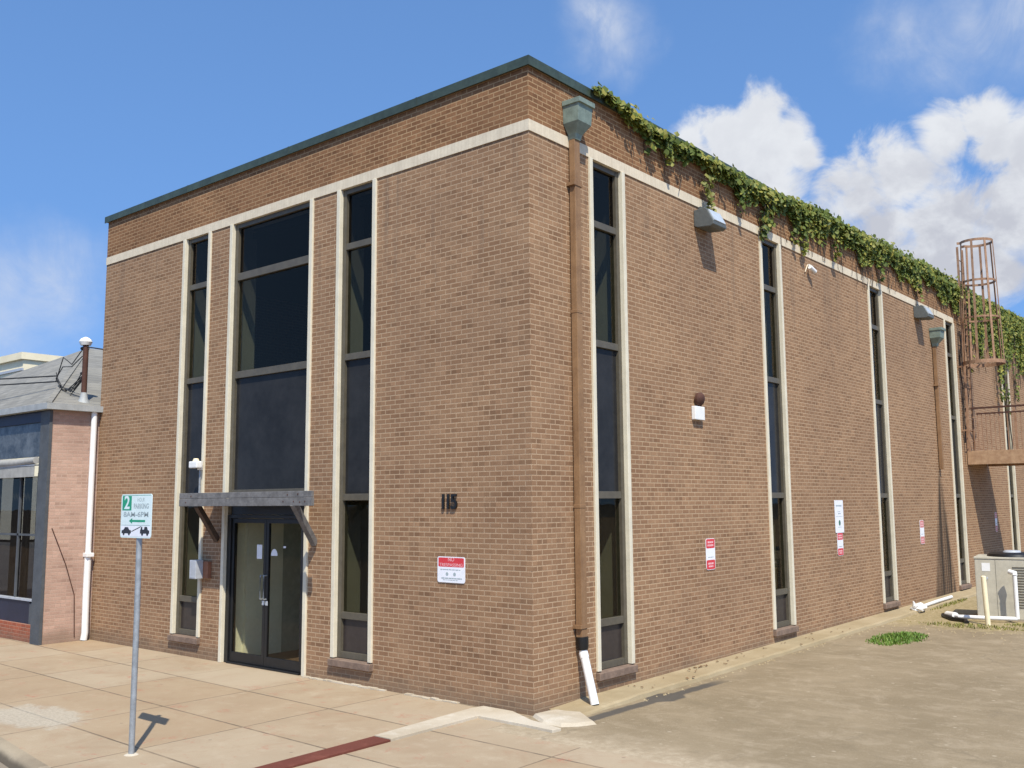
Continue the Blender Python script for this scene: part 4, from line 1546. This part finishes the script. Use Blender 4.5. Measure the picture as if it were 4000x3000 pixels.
obj('transom', np_(MB().box(-15.49, NX - .361, NY + .02, NY + .06, 3.60, 4.28)), weathered('transom_glass', (.11, .12, .125), .3, .4, 2.6, spec=.25, col2=(.022, .026, .03)), nb)  # mottled reflection is painted into the glass colour
obj('transom_frame', np_(MB().box(-15.49, NX - .361, NY - .02, NY + .10, 4.281, 4.48)), NAVY, nb)
aw = MB().tube([(-15.5, NY - .06, 3.50), (-13.6, NY - .06, 3.50), (-12.6, NY - .06, 3.49), (NX - .37, NY - .07, 3.52)], [.085, .09, .08, .07], 12)
obj('rolled_awning', np_(aw), AWN, nb, smooth=True)
obj('awning_valance', np_(MB().box(-15.49, NX - .40, NY - .10, NY - .085, 3.20, 3.42)), AWN, nb)
obj('awning_lid', np_(MB().box(-15.49, NX - .40, NY - .11, NY + .019, 3.421, 3.44)), GREY, nb)
gt = MB()
gt.box(-24, NX + .16, NY - .16, NY - .02, 4.50, 4.62)
gt.box(NX + .0, NX + .16, NY - .019, 11.5, 4.50, 4.62)
gt.box(-24, NX - .001, NY - .019, 11.5, 4.505, 4.54)
obj('eave', np_(gt), GUTTER, nb)
# hipped shingle roof
d = (f_ * 2100.25 + (190 - 1106) * r2 - (752 - 829.5) * u2).normalized()
A0 = CAM + d * ((3.1 - CAM.y) / d.y)
E0 = (NX + .14, NY - .14, 4.60)
E1 = (-24.0, NY - .14, 4.60)
B0 = (A0.x, 9.4, A0.z)
F0 = (NX + .14, 11.5, 4.60)
F1 = (-24.0, 11.5, 4.60)
hr = MB().add([E0, E1, tuple(A0), B0, F0, F1], [(0, 1, 2), (0, 2, 3, 4), (1, 5, 3, 2), (4, 3, 5)])
obj('roof', np_(hr), SHING, nb)
hc = MB().bar(Vector(E0) + Vector((-.05, .05, .03)), Vector(A0), .10, .035)
obj('roof_ridge', np_(hc), SHING, nb)
lp = MB()
for k in range(9):
    lp.add([], [])
wp = thing('downpipe', 'white drain pipe in the corner beside the pink brick wall', 'drain pipe', (NX + .06, -.13, 0))
obj('pipe', MB().tube([(0.0, 0, 1.62), (0, 0, 4.5)], .058, 12, False), PVC, wp, smooth=True)
obj('pipe', MB().tube([(.01, -.02, .01), (.01, 0, .15), (-.01, 0, .9), (0, 0, 1.62)], .066, 12), PVC, wp, smooth=True)
obj('collar', MB().box(-.075, .10, -.075, .075, 1.62, 1.70), PVC, wp, bevel=.01)
cb_ = thing('wall_cable', 'thin dark cable running slantwise down the pink brick wall', 'cable', (NX, NY, 0))
obj('cable', MB().tube([(.012, .12, 2.2), (.012, .42, 1.5), (.012, .62, .9), (.012, .66, .08)], .009, 6), DRUST, cb_, smooth=True)

sm = thing('service_mast', 'rusty electric service mast with white cap above the shop roof', 'service mast', (-11.55, -.2, 4.7))
obj('pole', MB().tube([(0, 0, -.05), (.0, 0, 1.20)], .055, 12), DRUST, sm, smooth=True)
obj('flashing', MB().tube([(0, 0, -.06), (0, 0, .10), (0, 0, .22)], [.16, .08, .058], 12), GUTTER, sm, smooth=True)
obj('cap', MB().tube([(-.02, 0, 1.20), (-.02, 0, 1.27), (-.02, 0, 1.33), (-.02, 0, 1.37)], [.10, .13, .10, .03], 14), WHITE, sm, smooth=True)
obj('insulator', MB().tube([(-.14, -.02, 1.14), (-.05, 0, 1.16)], .035, 8).tube([(-.12, -.02, .62), (-.05, 0, .64)], .03, 8), CABLE, sm, smooth=True)
loop = MB()
for k, dz in enumerate((1.12, .98, .62, .50)):
    loop.tube([(-.10, -.02, dz), (-.45, -.06, dz - .28 + .1 * math.sin(k * 2)), (-.8, -.08, dz - .10 - .06 * k), (-1.15, -.05, .55 + .06 * k), (-.9, -.02, .40 - .05 * k), (-.45, 0, .28 + .05 * k), (-.06, 0, .5 + .03 * k)], .011, 6)
obj('drip_loop', loop, CABLE, sm, smooth=True)
for k, (zz_, sag, lab) in enumerate(((.62, .25, 'upper black service wire running left from the mast'), (.50, .30, 'lower black service wire running left from the mast'))):
    pts = []
    for i in range(13):
        f = i / 12
        pts.append((-12.65 - 22 * f, -.24 - 3 * f, 4.7 + zz_ + .04 + 1.7 * f - sag * math.sin(math.pi * f)))
    tag(obj('service_wire', MB().tube(pts, .016, 6), CABLE, None, smooth=True), lab, 'wire')
tag(obj('service_wire', MB().tube([(-11.50, -.2, 5.86), (-11.35, .2, 5.82), (-11.24, .9, 5.83)], .014, 6), CABLE, None, smooth=True), 'short black wire from the mast to the brick building', 'wire')

# pale building further back on the left
fb = thing('warehouse', 'distant cream building with flat roof edge behind the grey shop roof', 'building', (-70, 24, 0))
obj('wall', MB().box(-40, -1.0, 0, 18, 0, 14.2), SIDING, fb)
obj('parapet', MB().box(-40.2, -.8, -.25, 18.2, 14.201, 14.75), SIDING, fb)
obj('shade_line', MB().box(-40.1, -.9, -.12, -.001, 13.3, 13.5), GREY, fb)
